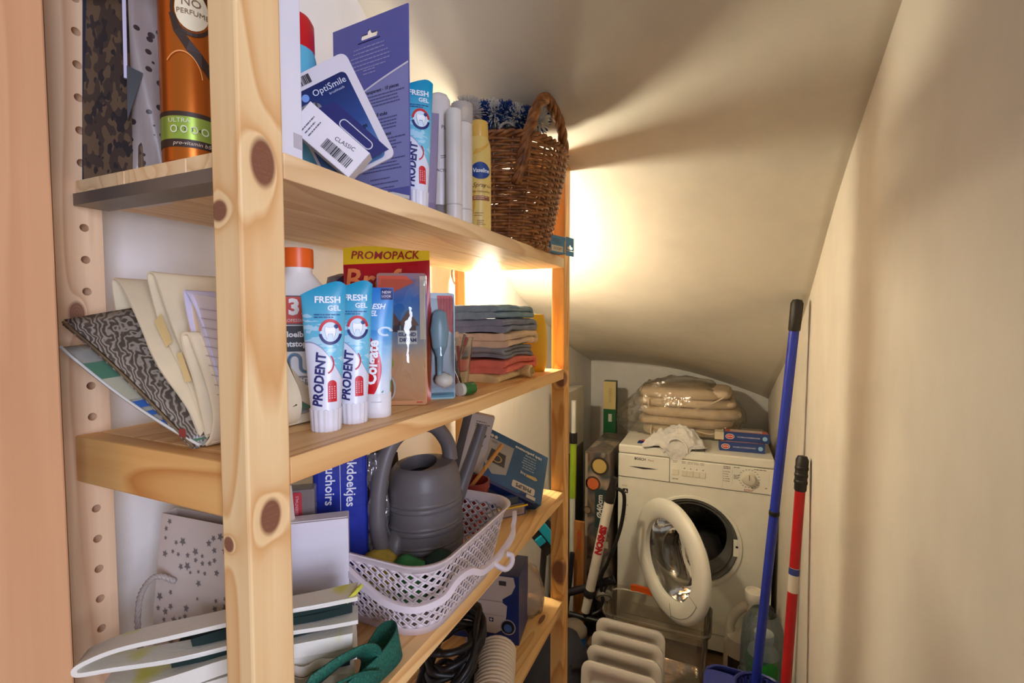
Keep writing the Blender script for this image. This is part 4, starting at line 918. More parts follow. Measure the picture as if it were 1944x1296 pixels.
def star_bag(label, loc, rz, w, h, d, seed, handle=True):
    t = thing('gift_bag', label, 'bag', loc, rz, group='grey star patterned gift bags')
    m = MB(); m.loft([[Vector((sx*w/2, sy*d/2*k, z)) for sx, sy in ((-1, -1), (1, -1), (1, 1), (-1, 1))] for z, k in ((0, 1), (h*.4, .9), (h, .35))], True, True, False); m.build('bag_body', starp, t, solid=.0006)
    f = lambda x, z: -d/2*(1-.1*z/(h*.4) if z < h*.4 else .9-.55*(z-h*.4)/(h*.6))-.0006
    stars(t, -w/2+.004, w/2-.004, .006, h-.006, 95, f, seed, stark)
    if handle:
        p = cr([(-w/2+.035, -.020, h*.62), (-w/2+.016, -.030, h*.66), (-w/2-.004, -.034, h*.52), (-w/2-.010, -.034, h*.30), (-w/2-.004, -.033, h*.10), (-w/2+.004, -.030, .002)], 7)
        twist(p, .0016, .0021, 9, 3, 'rope_handle', M('silver_cord', (176, 164, 154), .5), t)
    return t
star_bag('white gift bag with grey stars and a cord handle, nearest on the third shelf', (-.532, .366, Z3), 4, .168, .190, .050, 3)
star_bag('second star patterned gift bag half hidden behind the nearest one', (-.558, .428, Z3), 3, .120, .212, .044, 8, False)

# white flat boxes with a shop label
t = thing('white_box', 'flat white box with small product label on the third shelf', 'box', (-.486, .452, Z3+.0), 40)
wpc = M('white_card', (226, 220, 226), .42, 0, .02)
MB().bx(-.070, .050, -.014, .012, 0, .166).build('carton', wpc, t, bevel=.0008)
MB().prism([(-.069, .1661), (.049, .1661), (.049, .1668), (-.069, .1668)], -.010, .010).build('lid_flap', M('white_card_lid', (234, 230, 232), .42, 0, .02), t)
patch('label_sticker', K(206, 190, 178), t, -.026, .026, .035, .070, on(-.014), 1, rot=-3)
text('Car', .011, K(40, 80, 150), t, -.0185, .045, on(-.014), rot=88, off=.001); text('PiX', .0085, K(190, 50, 50), t, -.0165, .061, on(-.014), rot=88, off=.001); oval('red_mark', K(200, 60, 60), t, -.009, .043, .003, .003, on(-.014), OFF*2, .6, 12, 1); text('CE', .007, K(40, 36, 40), t, -.002, .044, on(-.014), rot=88, off=.001)
barcode(t, .006, .015, .042, .064, on(-.014), 4, OFF*2, False); scrawl(K(90, 84, 90), t, .017, .024, .064, 8, .003, .001, on(-.014), OFF*2, seed=2)
# tissue multipack
t = thing('tissue_pack', 'blue tissue multipack in clear film with white vertical lettering', 'packaging', (-.515, .548, Z3), 42)
m = MB().bx(-.042, .034, -.022, .022, 0, .255); m.build('pack_body', M('royal_blue_film', (38, 52, 150), .25, 0, .08, 20, .3, 40, .003), t, bevel=.008, bseg=3)
text('zakdoekjes', .0185, K(226, 226, 236), t, .0105, .190, on(-.0224), rot=-92, bold=.0003); text('mouchoirs', .0185, K(226, 226, 236), t, -.0185, .194, on(-.0224), rot=-92, bold=.0003); patch('white_rule', K(216, 216, 230), t, -.0048, -.0040, .145, .250, on(-.0224), 1)
m = MB(); m.grid(lambda u, w: (.034+.030*u+.006*noise.noise(Vector((u*5, w*9, 1))), -.024+.012*noise.noise(Vector((u*6, w*11, 4)))+.006*u, .010+.215*w+.006*noise.noise(Vector((u*4, w*3, 7)))), 10, 40); m.build('film_end', clear('crinkle_film', (214, 212, 224), .9, .05, .92, .12), t, 180)
t = thing('battery_pack', 'small clear packet with red label behind the flat white box', 'packaging', (-.512, .480, Z3), 40)
MB().bx(-.038, .008, -.013, .013, 0, .196).build('packet', M('smoky_film', (120, 108, 104), .25), t, bevel=.003); MB().prism(rrect(-.020, -.008, .158, .193, .004), -.0142, -.0134).build('red_label', K(176, 40, 46), t); text('ESSENTIALS', .005, K(230, 180, 180), t, -.014, .1755, on(-.0142), rot=88)
t = thing('dark_glove', 'dark crumpled cloth lying behind the watering can handle', 'cloth', (-.560, .690, Z3+.020), 0)
m = MB().lathe([(0, -.02), (.04, -.015), (.05, .03), (.045, .09), (.03, .15), (0, .175)], 20, sx=.8); crumple(m, .014, 18, 3); m.build('cloth', M('charcoal_cloth', (58, 46, 42), .9), t, 180)

# pile of folded garden cloth with green webbing
lime = M('lime_canvas', (206, 206, 70), .8, 0, .15, 30, .3, 300); ivory = M('ivory_canvas', (224, 220, 206), .8, 0, .06, 30, .3, 300); dgreen = M('dark_green_cloth', (22, 44, 40), .85, 0, .1)
def canvas():
    N = NT('painted_canvas'); o = N.obj(); f = N.noise(N.mp(o, (13, 9, 9)), 1, 2); N.col(N.ramp(f, [(.26, C(196, 190, 40)), (.34, C(216, 212, 110)), (.40, C(228, 224, 210)), (.64, C(230, 226, 214)), (.74, C(176, 200, 130))])); N.b.inputs['Roughness'].default_value = .75; N.bump(N.noise(o, 300, 2), .3, .001); return N.m
cv = canvas()
FBO = Vector((-.4520, .3270, Z3)); FBR = math.radians(42)
fb = thing('folded_canvas_bag', 'folded white, lime and dark green canvas bag with stacked layers by the front post', 'bag', FBO, 42)
def layer(z, x0, x1, th, mat, d0, d1, seed, lift=0.0, nm='canvas_layer'):
    p = P2([(x0, z-lift*.3), (x0+.05, z+.001), (x0+.11, z+.004+lift), (x1-.05, z+.006+lift), (x1, z+.004+lift)])
    return ribbon(p, th, d0, d1, 8, .003, seed=seed).build(nm, mat, fb, 60)
zz = .010
for i, (th, mat, x0, x1, d0, d1) in enumerate(((.010, dgreen, -.02, .108, 0, .05), (.011, cv, -.085, .112, -.004, .05), (.009, dgreen, -.03, .108, .004, .05), (.012, cv, -.112, .116, -.006, .05), (.014, cv, -.118, .112, -.008, .05), (.010, dgreen, -.06, .110, .002, .05))):
    layer(zz, x0, x1, th*1.12, mat, d0, d1, 30+i, .001*i); zz += th*1.27
# loose flap at the left: a long fold that opens like a mouth
ribbon(P2([(.118, .122), (.06, .119), (.0, .116), (-.06, .113), (-.100, .110), (-.128, .103), (-.134, .097), (-.126, .092), (-.08, .090), (-.02, .092), (.04, .094), (.118, .096)]), .0045, -.010, .016, 8, .0025, seed=4).build('canvas_flap', cv, fb, 60)
ribbon(P2([(.112, .110), (.02, .108), (-.04, .101), (-.0, .102), (.112, .104)]), .008, -.002, .030, 6, .002, seed=6).build('dark_lining', dgreen, fb, 60)
MB().tube(cr([(.106, -.010, .118), (.114, -.006, .123), (.122, .004, .126)], 5), .0024, 6).build('yellow_knot', lime, fb, 60)
m = MB()
for k_ in range(3): m.grid(lambda u, w: (.050+.045*w, -.012+.004*math.sin(w*9+k_)+.012*max(0, w-.8)*5*.4, .006+.020*k_+.013*u), 1, 10)
m.build('stitched_hem', M('ivory_hem', (226, 222, 210), .8), fb, 60, solid=.0016)
m = MB()
for k_ in range(3): m.grid(lambda u, w: (.050+.043*w, -.0136+.004*math.sin(w*9+k_), .0090+.020*k_+.0008*u), 1, 10)
m.build('stitching', K(44, 44, 44), fb, 60)
def strap(path, width, mat, parent, nm, th=.0018, seed=0):
    """flat webbing along a 3-D path, width given as a vector per point"""
    P = cr([p for p, w in path], 6); Wv = cr([w for p, w in path], 6); m = MB()
    m.add([q for p, w in zip(P, Wv) for q in (p-w*width/2, p, p+w*width/2)], [f for i in range(len(P)-1) for f in ((3*i, 3*i+3, 3*i+4, 3*i+1), (3*i+1, 3*i+4, 3*i+5, 3*i+2))])
    return m.build(nm, mat, parent, 180, solid=th, soff=0)
def webbing():
    N = NT('green_webbing'); o = N.obj(); f = N.noise(N.mp(o, (500, 500, 500)), 1, 1); N.col(N.ramp(f, [(.35, C(14, 74, 60)), (.65, C(30, 108, 86))])); N.b.inputs['Roughness'].default_value = .7; N.bump(f, .4, .001); return N.m
gw = webbing()
RI = Matrix.Rotation(-FBR, 3, 'Z')
def V(p): return RI @ (Vector(p)+Vector((-.488, .302, Z3))-FBO)
def Vd(p): return RI @ Vector(p)
strap([(V((.118, .030, .060)), Vd((.3, .5, .8))), (V((.128, .060, .066)), Vd((.4, .5, .7))), (V((.134, .095, .062)), Vd((.7, .3, .6))), (V((.132, .115, .042)), Vd((.8, .2, .5))), (V((.130, .100, .026)), Vd((.4, .6, .6))), (V((.126, .060, .022)), Vd((.3, .5, .8)))], .030, gw, fb, 'green_strap')
strap([(V((.122, .030, .026)), Vd((.2, .3, .9))), (V((.133, .075, .026)), Vd((.2, .2, .95))), (V((.138, .120, .026)), Vd((.1, .1, 1))), (V((.134, .160, .026)), Vd((-.2, .1, 1))), (V((.120, .176, .025)), Vd((-.5, .3, .8))), (V((.108, .160, .025)), Vd((-.2, .2, .95))), (V((.114, .120, .023)), Vd((.1, .1, 1)))], .036, gw, fb, 'green_strap')
strap([(V((.116, .015, .045)), Vd((.5, .3, .8))), (V((.130, .040, .050)), Vd((.6, .4, .7))), (V((.136, .075, .046)), Vd((.7, .6, .3))), (V((.134, .110, .026)), Vd((.8, .5, .2)))], .026, gw, fb, 'green_strap')

# white plastic lattice basket with swing handle
lb = thing('plastic_basket', 'white plastic lattice basket with swing handle on the third shelf', 'basket', (-.4250, .6180, Z3), 0)
whp = M('white_polypropylene', (228, 214, 216), .38, 0, .02)
BHt = .112
def lbp(s, z, dr=0):
    """s in 0..1 round the rim, z height"""
    k = z/BHt; hx, hy = .080+.022*k+dr, .108+.022*k+dr; r = .045
    per = 4*(hx+hy-2*r)+2*PI*r; d = (s % 1)*per
    segs = [((hx, -hy+r), (0, 1), 2*(hy-r)), ('c', (hx-r, hy-r), 0), ((hx-r, hy), (-1, 0), 2*(hx-r)), ('c', (-hx+r, hy-r), 90), ((-hx, hy-r), (0, -1), 2*(hy-r)), ('c', (-hx+r, -hy+r), 180), ((-hx+r, -hy), (1, 0), 2*(hx-r)), ('c', (hx-r, -hy+r), 270)]
    for g in segs:
        L = PI*r/2 if g[0] == 'c' else g[2]
        if d <= L+1e-9:
            if g[0] == 'c': a = math.radians(g[2])+d/r; return Vector((g[1][0]+r*math.cos(a), g[1][1]+r*math.sin(a), z))
            return Vector((g[0][0]+g[1][0]*d, g[0][1]+g[1][1]*d, z))
        d -= L
    return Vector((hx, -hy+r, z))
m = MB(); ns, nz_ = 44, 6; z0, z1 = .014, .102; dz = (z1-z0)/nz_; ho = .56
def dia(sc, zc):
    o4 = [((sc+.5)/ns, zc), (sc/ns, zc+dz/2), ((sc-.5)/ns, zc), (sc/ns, zc-dz/2)]; i4 = [((sc+.5*ho)/ns, zc), (sc/ns, zc+dz/2*ho), ((sc-.5*ho)/ns, zc), (sc/ns, zc-dz/2*ho)]
    m.add([lbp(*p) for p in o4]+[lbp(*p) for p in i4], [(j, (j+1) % 4, 4+(j+1) % 4, 4+j) for j in range(4)])
for i in range(ns):
    for j in range(nz_):
        dia(i, z0+dz*(j+.5))
        if j < nz_-1: dia(i+.5, z0+dz*(j+1))
    for zz_, sg in ((z0, 1), (z1, -1)): m.add([lbp(i/ns, zz_), lbp((i+1)/ns, zz_), lbp((i+.5)/ns, zz_+sg*dz/2)], [(0, 1, 2)])
m.build('lattice_wall', whp, lb, 180, solid=.0018, soff=0)
n_ = 96
m = MB(); m.loft([[lbp(j/n_, 0.0, -.006) for j in range(n_)], [lbp(j/n_, .001, -.001) for j in range(n_)], [lbp(j/n_, .0145, .0012) for j in range(n_)], [lbp(j/n_, .0145, -.0012) for j in range(n_)], [lbp(j/n_, .003, -.0025) for j in range(n_)]], True, True, True); m.build('base_tray', whp, lb, 60)
m = MB(); m.loft([[lbp(j/n_, .101, -.0012) for j in range(n_)], [lbp(j/n_, .101, .0012) for j in range(n_)], [lbp(j/n_, .108, .003) for j in range(n_)], [lbp(j/n_, .1125, .0065) for j in range(n_)], [lbp(j/n_, .1140, .005) for j in range(n_)], [lbp(j/n_, .1125, .000) for j in range(n_)], [lbp(j/n_, .101, -.0012) for j in range(n_)]], True, False, False); m.build('rim', whp, lb, 60)
# handle hanging down round the near and front side
pn = lbp(.88, .096, .008); hpth = cr([(-.045, -.136, .104), (-.020, -.141, .094), (.015, -.145, .080), (.050, -.147, .070), (.085, -.138, .066), (.108, -.110, .070), (.114, -.085, .082), (.120, -.062, .084), (.126, -.035, .072), (.132, .010, .076), (.134, .050, .088), (.128, .066, .094), (.126, .076, .102), (.120, .090, .106)], 6)
m = MB(); rr = []
Pp = hpth
for i, p in enumerate(Pp):
    t_ = (Pp[min(i+1, len(Pp)-1)]-Pp[max(i-1, 0)]).normalized(); o_ = Vector((p.x, p.y, 0)).normalized(); u_ = t_.cross(o_).normalized(); w = .0085 if 2 < i < len(Pp)-3 else .0075
    rr.append([p+u_*w*.5*a+o_*.0035*b for a, b in ((-1, -1), (1, -1), (1.15, 0), (1, 1), (-1, 1), (-1.15, 0))])
m.loft(rr); m.build('swing_handle', whp, lb, 60)
m = MB(); m.tube(cr([(.126, -.010, .074), (.138, -.006, .066), (.146, .000, .062), (.151, .008, .068), (.149, .012, .077), (.142, .009, .079)], 5), .0042, 8); m.build('handle_hook', whp, lb, 60)
for k_, (x_, y_, rgb, lbw) in enumerate(((-.405, .560, (60, 130, 70), 'green'), (-.455, .555, (190, 160, 60), 'mustard yellow'), (-.495, .600, (206, 176, 40), 'bright yellow'), (-.375, .590, (36, 60, 50), 'dark green'))):
    g = thing('glove', '%s crumpled work glove inside the lattice basket' % lbw, 'glove', (x_, y_, Z3+.006), 20*k_, group='gloves in the lattice basket')
    m = MB().lathe([(0, 0), (.022, .002), (.028, .02), (.024, .05), (.026, .068), (.012, .076), (0, .078)], 16, sx=.9, sy=.6); crumple(m, .005, 30, k_*3); m.build('glove_body', M('knit', rgb, .85, 0, .15, 60), g, 180)
t = thing('yellow_card', 'yellow folder edge standing behind the lattice basket', 'folder', (-.590, .640, Z3), 90)
MB().prism([(-.06, 0), (.06, 0), (.06, .135), (.0, .155), (-.06, .120)], -.004, .004).build('folder', M('yellow_card', (196, 160, 40), .5), t, bevel=.001)

# grey watering can standing in the basket
wc_ = thing('watering_can', 'dark grey plastic watering can standing in the white lattice basket', 'watering can', (-.434, .6420, Z3+.006), -4)
grey = M('grey_polyethylene', (104, 98, 98), .42, 0, .03, 20, .12, 300); sxy = dict(sx=1.0, sy=1.12)
prof = [(0, 0), (.054, 0), (.058, .003)]
for z in [.008+.002*i for i in range(76)]:
    r = .0585; 
    for g in (.030, .066, .094, .128): 
        if abs(z-g) < .0022 or abs(z-g-.006) < .0012: r += .0016
    prof.append((r, z))
prof = [(r*(1.03-.10*max(0, z-.02)/.16), z) for r, z in prof]+[(.0525, .170), (.050, .180), (.0455, .186), (.0425, .188)]
MB().lathe(prof, 40, cap1=False, **sxy).build('can_body', grey, wc_, 40)
# top deck with filling hole toward the camera
m = MB(); n_ = 40
outr = [Vector((.0425*math.cos(2*PI*j/n_), .0476*math.sin(2*PI*j/n_), .188)) for j in range(n_)]; inn = [Vector((.029*math.cos(2*PI*j/n_)-.004, -.010+.0290*math.sin(2*PI*j/n_), .1885+.006*math.sin(2*PI*j/n_))) for j in range(n_)]; dn = [p+Vector((0, 0, -.022)) for p in inn]
m.loft([outr, inn, dn], True, False, False); m.build('filling_hole', grey, wc_, 40)
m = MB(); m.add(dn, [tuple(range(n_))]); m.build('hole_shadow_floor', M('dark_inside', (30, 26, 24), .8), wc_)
# big D handle toward the near side
hp2 = cr([(.022, .040, .185), (.018, .036, .215), (.008, .010, .246), (-.008, -.030, .248), (-.018, -.062, .224), (-.024, -.078, .172), (-.024, -.083, .125), (-.022, -.080, .088), (-.016, -.070, .058), (-.010, -.054, .044)], 7)
rr = []
for i, p in enumerate(hp2):
    t_ = (hp2[min(i+1, len(hp2)-1)]-hp2[max(i-1, 0)]).normalized(); s_ = Vector((1, .1, 0)); s_ = (s_-t_*s_.dot(t_)).normalized(); u_ = t_.cross(s_); w = .0125
    rr.append([p+s_*w*math.cos(a)+u_*.0120*math.sin(a) for a in [2*PI*j/14 for j in range(14)]])
m = MB(); m.loft(rr); m.build('handle', grey, wc_, 60)
m = MB(); m.loft([[Vector((cx_+w_*math.cos(a), cy_+h_*math.sin(a), z_)) for a in [2*PI*j/12 for j in range(12)]] for z_, cx_, cy_, w_, h_ in ((.030, -.005, -.056, .006, .006), (.040, -.006, -.062, .015, .012), (.062, -.008, -.068, .016, .016), (.086, -.009, -.066, .015, .010), (.100, -.008, -.058, .009, .004))]); m.build('handle_root', grey, wc_, 60)
MB().tube(cr([(.0, .060, .060), (.008, .085, .110), (.020, .110, .170), (.030, .130, .225)], 5), [.016, .015, .0145, .014, .0135, .013, .0125, .012, .0118, .0115, .011, .011, .0108, .0106, .0105, .0104], 16).build('spout', grey, wc_, 60)
MB().tube([(-.0175, -.0700, .040), (-.0165, -.0675, .002)], .0006, 4).build('mould_seam', K(150, 142, 140), wc_)

# leaning carton, brush, pot behind the can
t = thing('grey_carton', 'grey carton leaning behind the watering can with recycling mark', 'box', (-.528, .868, Z3), 30, ry=14)
MB().bx(-.02, .045, -.012, .012, 0, .232).build('carton', M('grey_card', (198, 186, 176), .5, 0, .04), t, bevel=.0008); MB().bx(-.0205, -.004, -.013, -.0115, .0, .233).build('dark_side', K(80, 74, 70), t)
for a in (90, 210, 330): oval('recycling_arrow', K(60, 56, 54), t, .028, .190, .008, .008, on(-.012), OFF, .68, 10, 1, a-48, a+42)
scrawl(K(110, 100, 96), t, .008, .040, .216, 3, .005, .0022, on(-.012), seed=4); scrawl(K(110, 100, 96), t, .012, .036, .166, 2, .006, .0035, on(-.012), seed=6)
t = thing('wooden_stick', 'thin wooden stick poking up beside the blue boxes', 'stick', (-.470, .815, Z3+.060), 0)
MB().tube([(0, 0, 0), (.030, .040, .052), (.058, .078, .103)], .0042, 10).build('stick', wood('stick_wood', (222, 158, 70), (186, 118, 44), 2, (), 1.0, 6), t, 60)
t = thing('plant_pot', 'small dark red pot behind the rim of the lattice basket', 'pot', (-.455, .838, Z3), 0)
MB().lathe([(0, 0), (.026, 0), (.034, .085), (.037, .086), (.037, .100), (.034, .100), (.031, .084), (.024, .006), (0, .006)], 28).build('pot', M('oxblood', (128, 36, 34), .4), t, 40)
# blue boxes
def pbox(): return M('blue_box_print', (42, 92, 140), .35, 0, .16, 9)
t = thing('halogen_lamp_box', 'yellow and blue open box lying under the tilted blue box', 'box', (-.424, .945, Z3), 50)
MB().bx(-.062, .030, -.030, .045, 0, .046).build('carton', M('slate_blue_card', (44, 70, 128), .4, 0, .08), t, bevel=.0008); patch('pale_panel', K(176, 160, 148), t, -.062, .026, .002, .026, on(-.030), 1); MB().box((-.01, -.036, .023), (.076, .014, .003), Matrix.Rotation(-.3, 3, 'X')).build('yellow_flap', M('yellow_card', (232, 186, 30), .45), t); MB().box((-.02, -.032, .036), (.06, .004, .016)).build('blister', M('dark_window', (60, 70, 80), .15), t, bevel=.002); text('CE', .009, K(60, 54, 54), t, .014, .010, on(-.030), rot=180)
t = thing('appliance_box', 'tilted blue product box with grey picture and white name plate on shelf three', 'box', (-.4780, .8800, 1.0750), 36, rx=-45, ry=29)
t.location = Vector(t.location)+t.rotation_euler.to_matrix() @ Vector((.090, .020, .0))
MB().bx(-.088, .085, -.020, .032, 0, .126).build('carton', pbox(), t, bevel=.0012)
fb_ = on(-.020)
poly('picture_panel', M('grey_picture', (168, 166, 162), .4, 0, .1), t, [(-.078, .104), (-.006, .104), (-.012, .030), (-.045, .018), (-.084, .050)], fb_); poly('device_shape', K(62, 62, 68), t, [(-.060, .078), (-.022, .076), (-.020, .044), (-.064, .044)], fb_, OFF*2); oval('device_ring', K(196, 160, 100), t, -.042, .058, .0125, .0095, fb_, OFF*4, .78); oval('badge', K(150, 146, 142), t, -.056, .096, .010, .005, fb_, OFF*2); text('HI-FI', .005, K(50, 50, 54), t, -.056, .096, fb_, off=OFF*4)
text('High performance', .0098, K(232, 236, 240), t, .032, .111, fb_, rot=180, bold=.0003); text('cleaning bag', .0062, K(226, 230, 236), t, .040, .101, fb_, rot=180); scrawl(K(150, 176, 200), t, .014, .062, .092, 5, .0065, .0026, fb_, OFF*2, seed=8, center=True)
poly('gold_arrow', K(206, 180, 120), t, [(.036, .050), (.060, .049), (.066, .053), (.060, .058), (.036, .056)], fb_, OFF*2); text('.bag', .010, K(240, 240, 240), t, .028, .053, fb_, rot=180, off=OFF*3)
MB().prism(rrect(.006, .064, .012, .029, .004), -.0206, -.0201).build('name_plate', K(216, 206, 190), t); text('PHILIPS', .0125, K(40, 46, 70), t, .035, .0205, on(-.0206), rot=180, bold=.0004)
for x_ in (-.066, -.056): oval('round_badge', K(214, 206, 190), t, x_, .110, .0042, .0042, fb_, OFF*2)
MB().bx(-.075, .065, -.026, .035, -.008, -.001).build('bottom_flap', M('navy_card_flap', (30, 48, 104), .4), t); patch('torn_white', K(216, 206, 196), t, .045, .068, -.0008, .010, fb_, 1, OFF*2)
t = thing('black_case', 'flat black case under the tilted blue box', 'case', (-.478, .930, Z3), 40)
MB().bx(-.055, .05, -.035, .03, 0, .062).build('case_body', M('black_plastic', (30, 27, 27), .4), t, bevel=.004)

# ================================================================== fourth shelf
t = thing('filter_jug_box', 'dark blue water filter box with white jug picture on the lowest visible shelf', 'box', (-.470, .9450, Z4), 10)
MB().bx(-.100, .080, -.045, .050, 0, .150).build('carton', M('ink_blue_card', (30, 48, 108), .38, 0, .06), t, bevel=.001); fj = on(-.045)
poly('jug_print', M('jug_white', (206, 190, 180), .4, 0, .05), t, [(-.088, .028), (-.06, .022), (.028, .020), (.046, .032), (.052, .060), (.054, .084), (.044, .090), (.044, .098), (.064, .112), (.072, .130), (.068, .148), (-.088, .148)], fj); patch('jug_line', K(170, 152, 144), t, -.088, .045, .0905, .0925, fj, 1, OFF*2); patch('jug_line', K(176, 160, 150), t, -.088, .048, .060, .0614, fj, 1, OFF*2)
text('MAXTRA', .0105, K(44, 44, 66), t, -.014, .050, fj, bold=.0003, off=OFF*3); patch('plus_plate', K(36, 44, 84), t, .014, .0235, .0455, .0545, fj, 1, OFF*2); text('+', .012, K(220, 214, 210), t, .0187, .0500, fj, off=OFF*4, bold=.0005)
oval('dial_ring', K(176, 164, 158), t, .056, .038, .017, .017, fj, OFF*2); oval('dial_dark', K(24, 24, 36), t, .056, .038, .0145, .0145, fj, OFF*3); oval('dial_blue', K(70, 104, 150), t, .056, .036, .009, .009, fj, OFF*4); patch('code_patch', K(60, 56, 60), t, .036, .052, .128, .138, fj, 1, OFF*2); poly('red_corner', K(176, 20, 30), t, [(-.10, 0), (-.082, 0), (-.084, .03), (-.10, .04)], fj, OFF*2)
t = thing('plastic_bag', 'crumpled clear bag lying at the far end of the lowest visible shelf', 'bag', (-.430, 1.040, Z4+.004), 0)
m = MB().lathe([(0, 0), (.05, .0), (.062, .02), (.060, .05), (.045, .085), (.02, .11), (0, .115)], 26, sx=.95, sy=.85); crumple(m, .010, 22, 5); m.build('film', clear('bag_film', (226, 214, 208), .8, .1, .9, .30), t, 180)
# coiled black cable with plug
t = thing('cable_coil', 'coiled black power cable at the front of the lowest visible shelf', 'cable', (-.445, .740, Z4+.005), 0)
m = MB(); pts = []
for i in range(220):
    a = i/220*2*PI*7; r = .066+.008*math.sin(i*.7); pts.append(((r)*math.cos(a)*.75, r*math.sin(a)*1.0, .075+.052*math.sin(a+.4)+.010*math.sin(i*.13)))
m.tube(pts, .0062, 8); m.build('cable', M('black_rubber', (24, 22, 22), .4), t, 180)
m = MB(); pts = [((.05+.006*math.sin(i*.9))*math.cos(i*.2)*.8, (.05+.006*math.cos(i*.7))*math.sin(i*.2), .012+.10*abs(math.sin(i*.031))) for i in range(200)]; m.tube(pts, .006, 7); m.build('inner_turns', M('black_rubber', (24, 22, 22), .4), t, 180)
t = thing('power_plug', 'black round power plug lying between cable coil and white hose', 'plug', (-.405, .845, Z4+.021), -25)
MB().lathe([(0, -.03), (.008, -.03), (.011, -.012), (.018, .004), (.0195, .02), (.0195, .024), (0, .024)], 24, R=Matrix.Rotation(PI/2, 3, 'Y')).build('plug_body', M('black_rubber', (24, 22, 22), .4), t, 50)
for s_ in (-1, 1): MB().tube([(.022, .0095*s_, 0), (.041, .0095*s_, 0)], .0024, 10).build('pin', M('steel', (180, 174, 166), .25, .9), t, 60)
t = thing('folded_sheet', 'white sheet of paper lying under the plug', 'paper', (-.420, .850, Z4+.0006), 25)
MB().grid(lambda u, w: ((u-.5)*.11, (w-.5)*.15, .003*math.sin(u*5)), 8, 4).build('sheet', M('white_paper', (214, 206, 196), .6), t, 60, solid=.0006)
t = thing('ribbed_hose', 'cream ribbed hose coil lying at the front edge of the lowest visible shelf', 'hose', (-.3950, .7600, Z4), 0)
m = MB(); axis = Vector((.05, -.13, -.02)).normalized(); e1 = axis.orthogonal().normalized(); e2 = axis.cross(e1); c0 = Vector((.0, .070, .043))
pts = [c0+axis*(.0080*a/(2*PI))+(e1*math.cos(a)+e2*math.sin(a))*.034 for a in [i*2*PI/22 for i in range(22*20)]]; m.tube(pts, .0046, 7); m.build('hose_turns', M('cream_rubber', (220, 202, 178), .5), t, 180)
# teal dustpan behind, against the wall
t = thing('dustpan', 'teal and black long handled dustpan leaning beyond the far end of the shelving unit', 'dustpan', (-.595, 1.545, 0), 28, ry=4)
MB().tube([(0, 0, 0), (0, 0, .60)], .011, 12).build('stick', M('black_plastic', (34, 32, 34), .5), t, 60)
R_ = Matrix.Rotation(math.radians(48), 3, 'Y')
MB().box((0, 0, .640), (.12, .035, .085), R_).build('pan', M('black_plastic', (34, 32, 34), .5), t, bevel=.004); MB().box((.0, -.020, .655), (.125, .012, .032), R_).box((-.02, -.022, .625), (.03, .010, .030), R_).build('teal_grip', M('teal_plastic', (24, 150, 180), .35), t, bevel=.003)

# ================================================================== washing machine corner
WX, WY = -.1015, 2.09; WW, WD, WH = .602, .56, .850
wm = thing('washing_machine', 'white front loading washing machine with its round door open', 'washing machine', (WX, WY, 0), 0)
enamel = M('white_enamel', (240, 236, 222), .35, 0, .03); enam2 = M('white_panel_plastic', (242, 238, 224), .38, 0, .02); seam = K(120, 108, 90)
hw = WW/2; pc = Vector((.0045, 0, .474)); PR = .178
m = MB(); n_ = 64; z0, z1 = .098, .708
sqp, cip = [], []
for j in range(n_):
    a = 2*PI*(j+.5)/n_; c, s = math.cos(a), math.sin(a); kx = ((hw-pc.x) if c > 0 else (hw+pc.x))/abs(c); kz = ((z1-pc.z) if s > 0 else (pc.z-z0))/abs(s); k = min(kx, kz)
    sqp.append(Vector((pc.x+c*k, 0, pc.z+s*k))); cip.append(Vector((pc.x+c*PR, 0, pc.z+s*PR)))
m.loft([sqp, cip], True, False, False)
for cx_, cz_ in ((hw, z0), (hw, z1), (-hw, z1), (-hw, z0)):
    for j in range(n_):
        a, b = sqp[j], sqp[(j+1) % n_]
        if abs(a.x-b.x) > 1e-6 and abs(a.z-b.z) > 1e-6 and min(abs(a.x-cx_), abs(b.x-cx_)) < 1e-6 and min(abs(a.z-cz_), abs(b.z-cz_)) < 1e-6: m.add([a, b, (cx_, 0, cz_)], [(0, 1, 2)])
m.build('front_panel', enamel, wm, fix=False)
MB().bx(-hw, hw, .001, WD, .028, .095).add([(-hw, 0, .095), (-hw, WD, .095), (-hw, WD, .812), (-hw, 0, .812), (hw, 0, .095), (hw, WD, .095), (hw, WD, .812), (hw, 0, .812)], [(0, 1, 2, 3), (5, 4, 7, 6), (1, 5, 6, 2)]).build('cabinet_sides', enamel, wm)
MB().bx(-hw, hw, .002, .012, .030, .0955).build('plinth', enamel, wm, bevel=.002); MB().bx(.05, .052, .0005, .0025, .032, .094).build('plinth_seam', seam, wm)
for sx in (-1, 1):
    for y in (.05, WD-.05): MB().lathe([(0, 0), (.022, 0), (.022, .006), (.010, .010), (.010, .030)], 18, c=(sx*(hw-.05), y, 0)).build('foot', M('black_rubber', (28, 26, 26), .6), wm, 40)
MB().bx(-hw, hw, -.004, WD, .8135, WH).build('top_plate', enam2, wm, bevel=.007, bseg=3)
MB().bx(-hw, -.0868, -.006, .03, .7105, .8110).build('drawer_front', enam2, wm, bevel=.003); ct = MB().bx(-.0855, hw, -.006, .03, .7105, .8110).build('control_panel', enam2, wm, bevel=.003)
dw = [o for o in wm.children if o.name.startswith('drawer_front')][0]
m = MB(); m.grid(lambda u, w: (-.1935+(u-.5)*.125, -.0061+.012*(1-w)*math.sin(PI*u), .757-.030*math.sin(PI*u)*(1-w)), 16, 6); m.build('scoop_handle', M('white_scoop', (214, 206, 184), .35), dw, 60)
poly('scoop_shadow_gap', K(40, 34, 28), dw, [(-.1935-.062, .7585), (-.1935, .7525), (-.1935+.062, .7585), (-.1935+.03, .7605), (-.1935-.03, .7605)], on(-.0062))
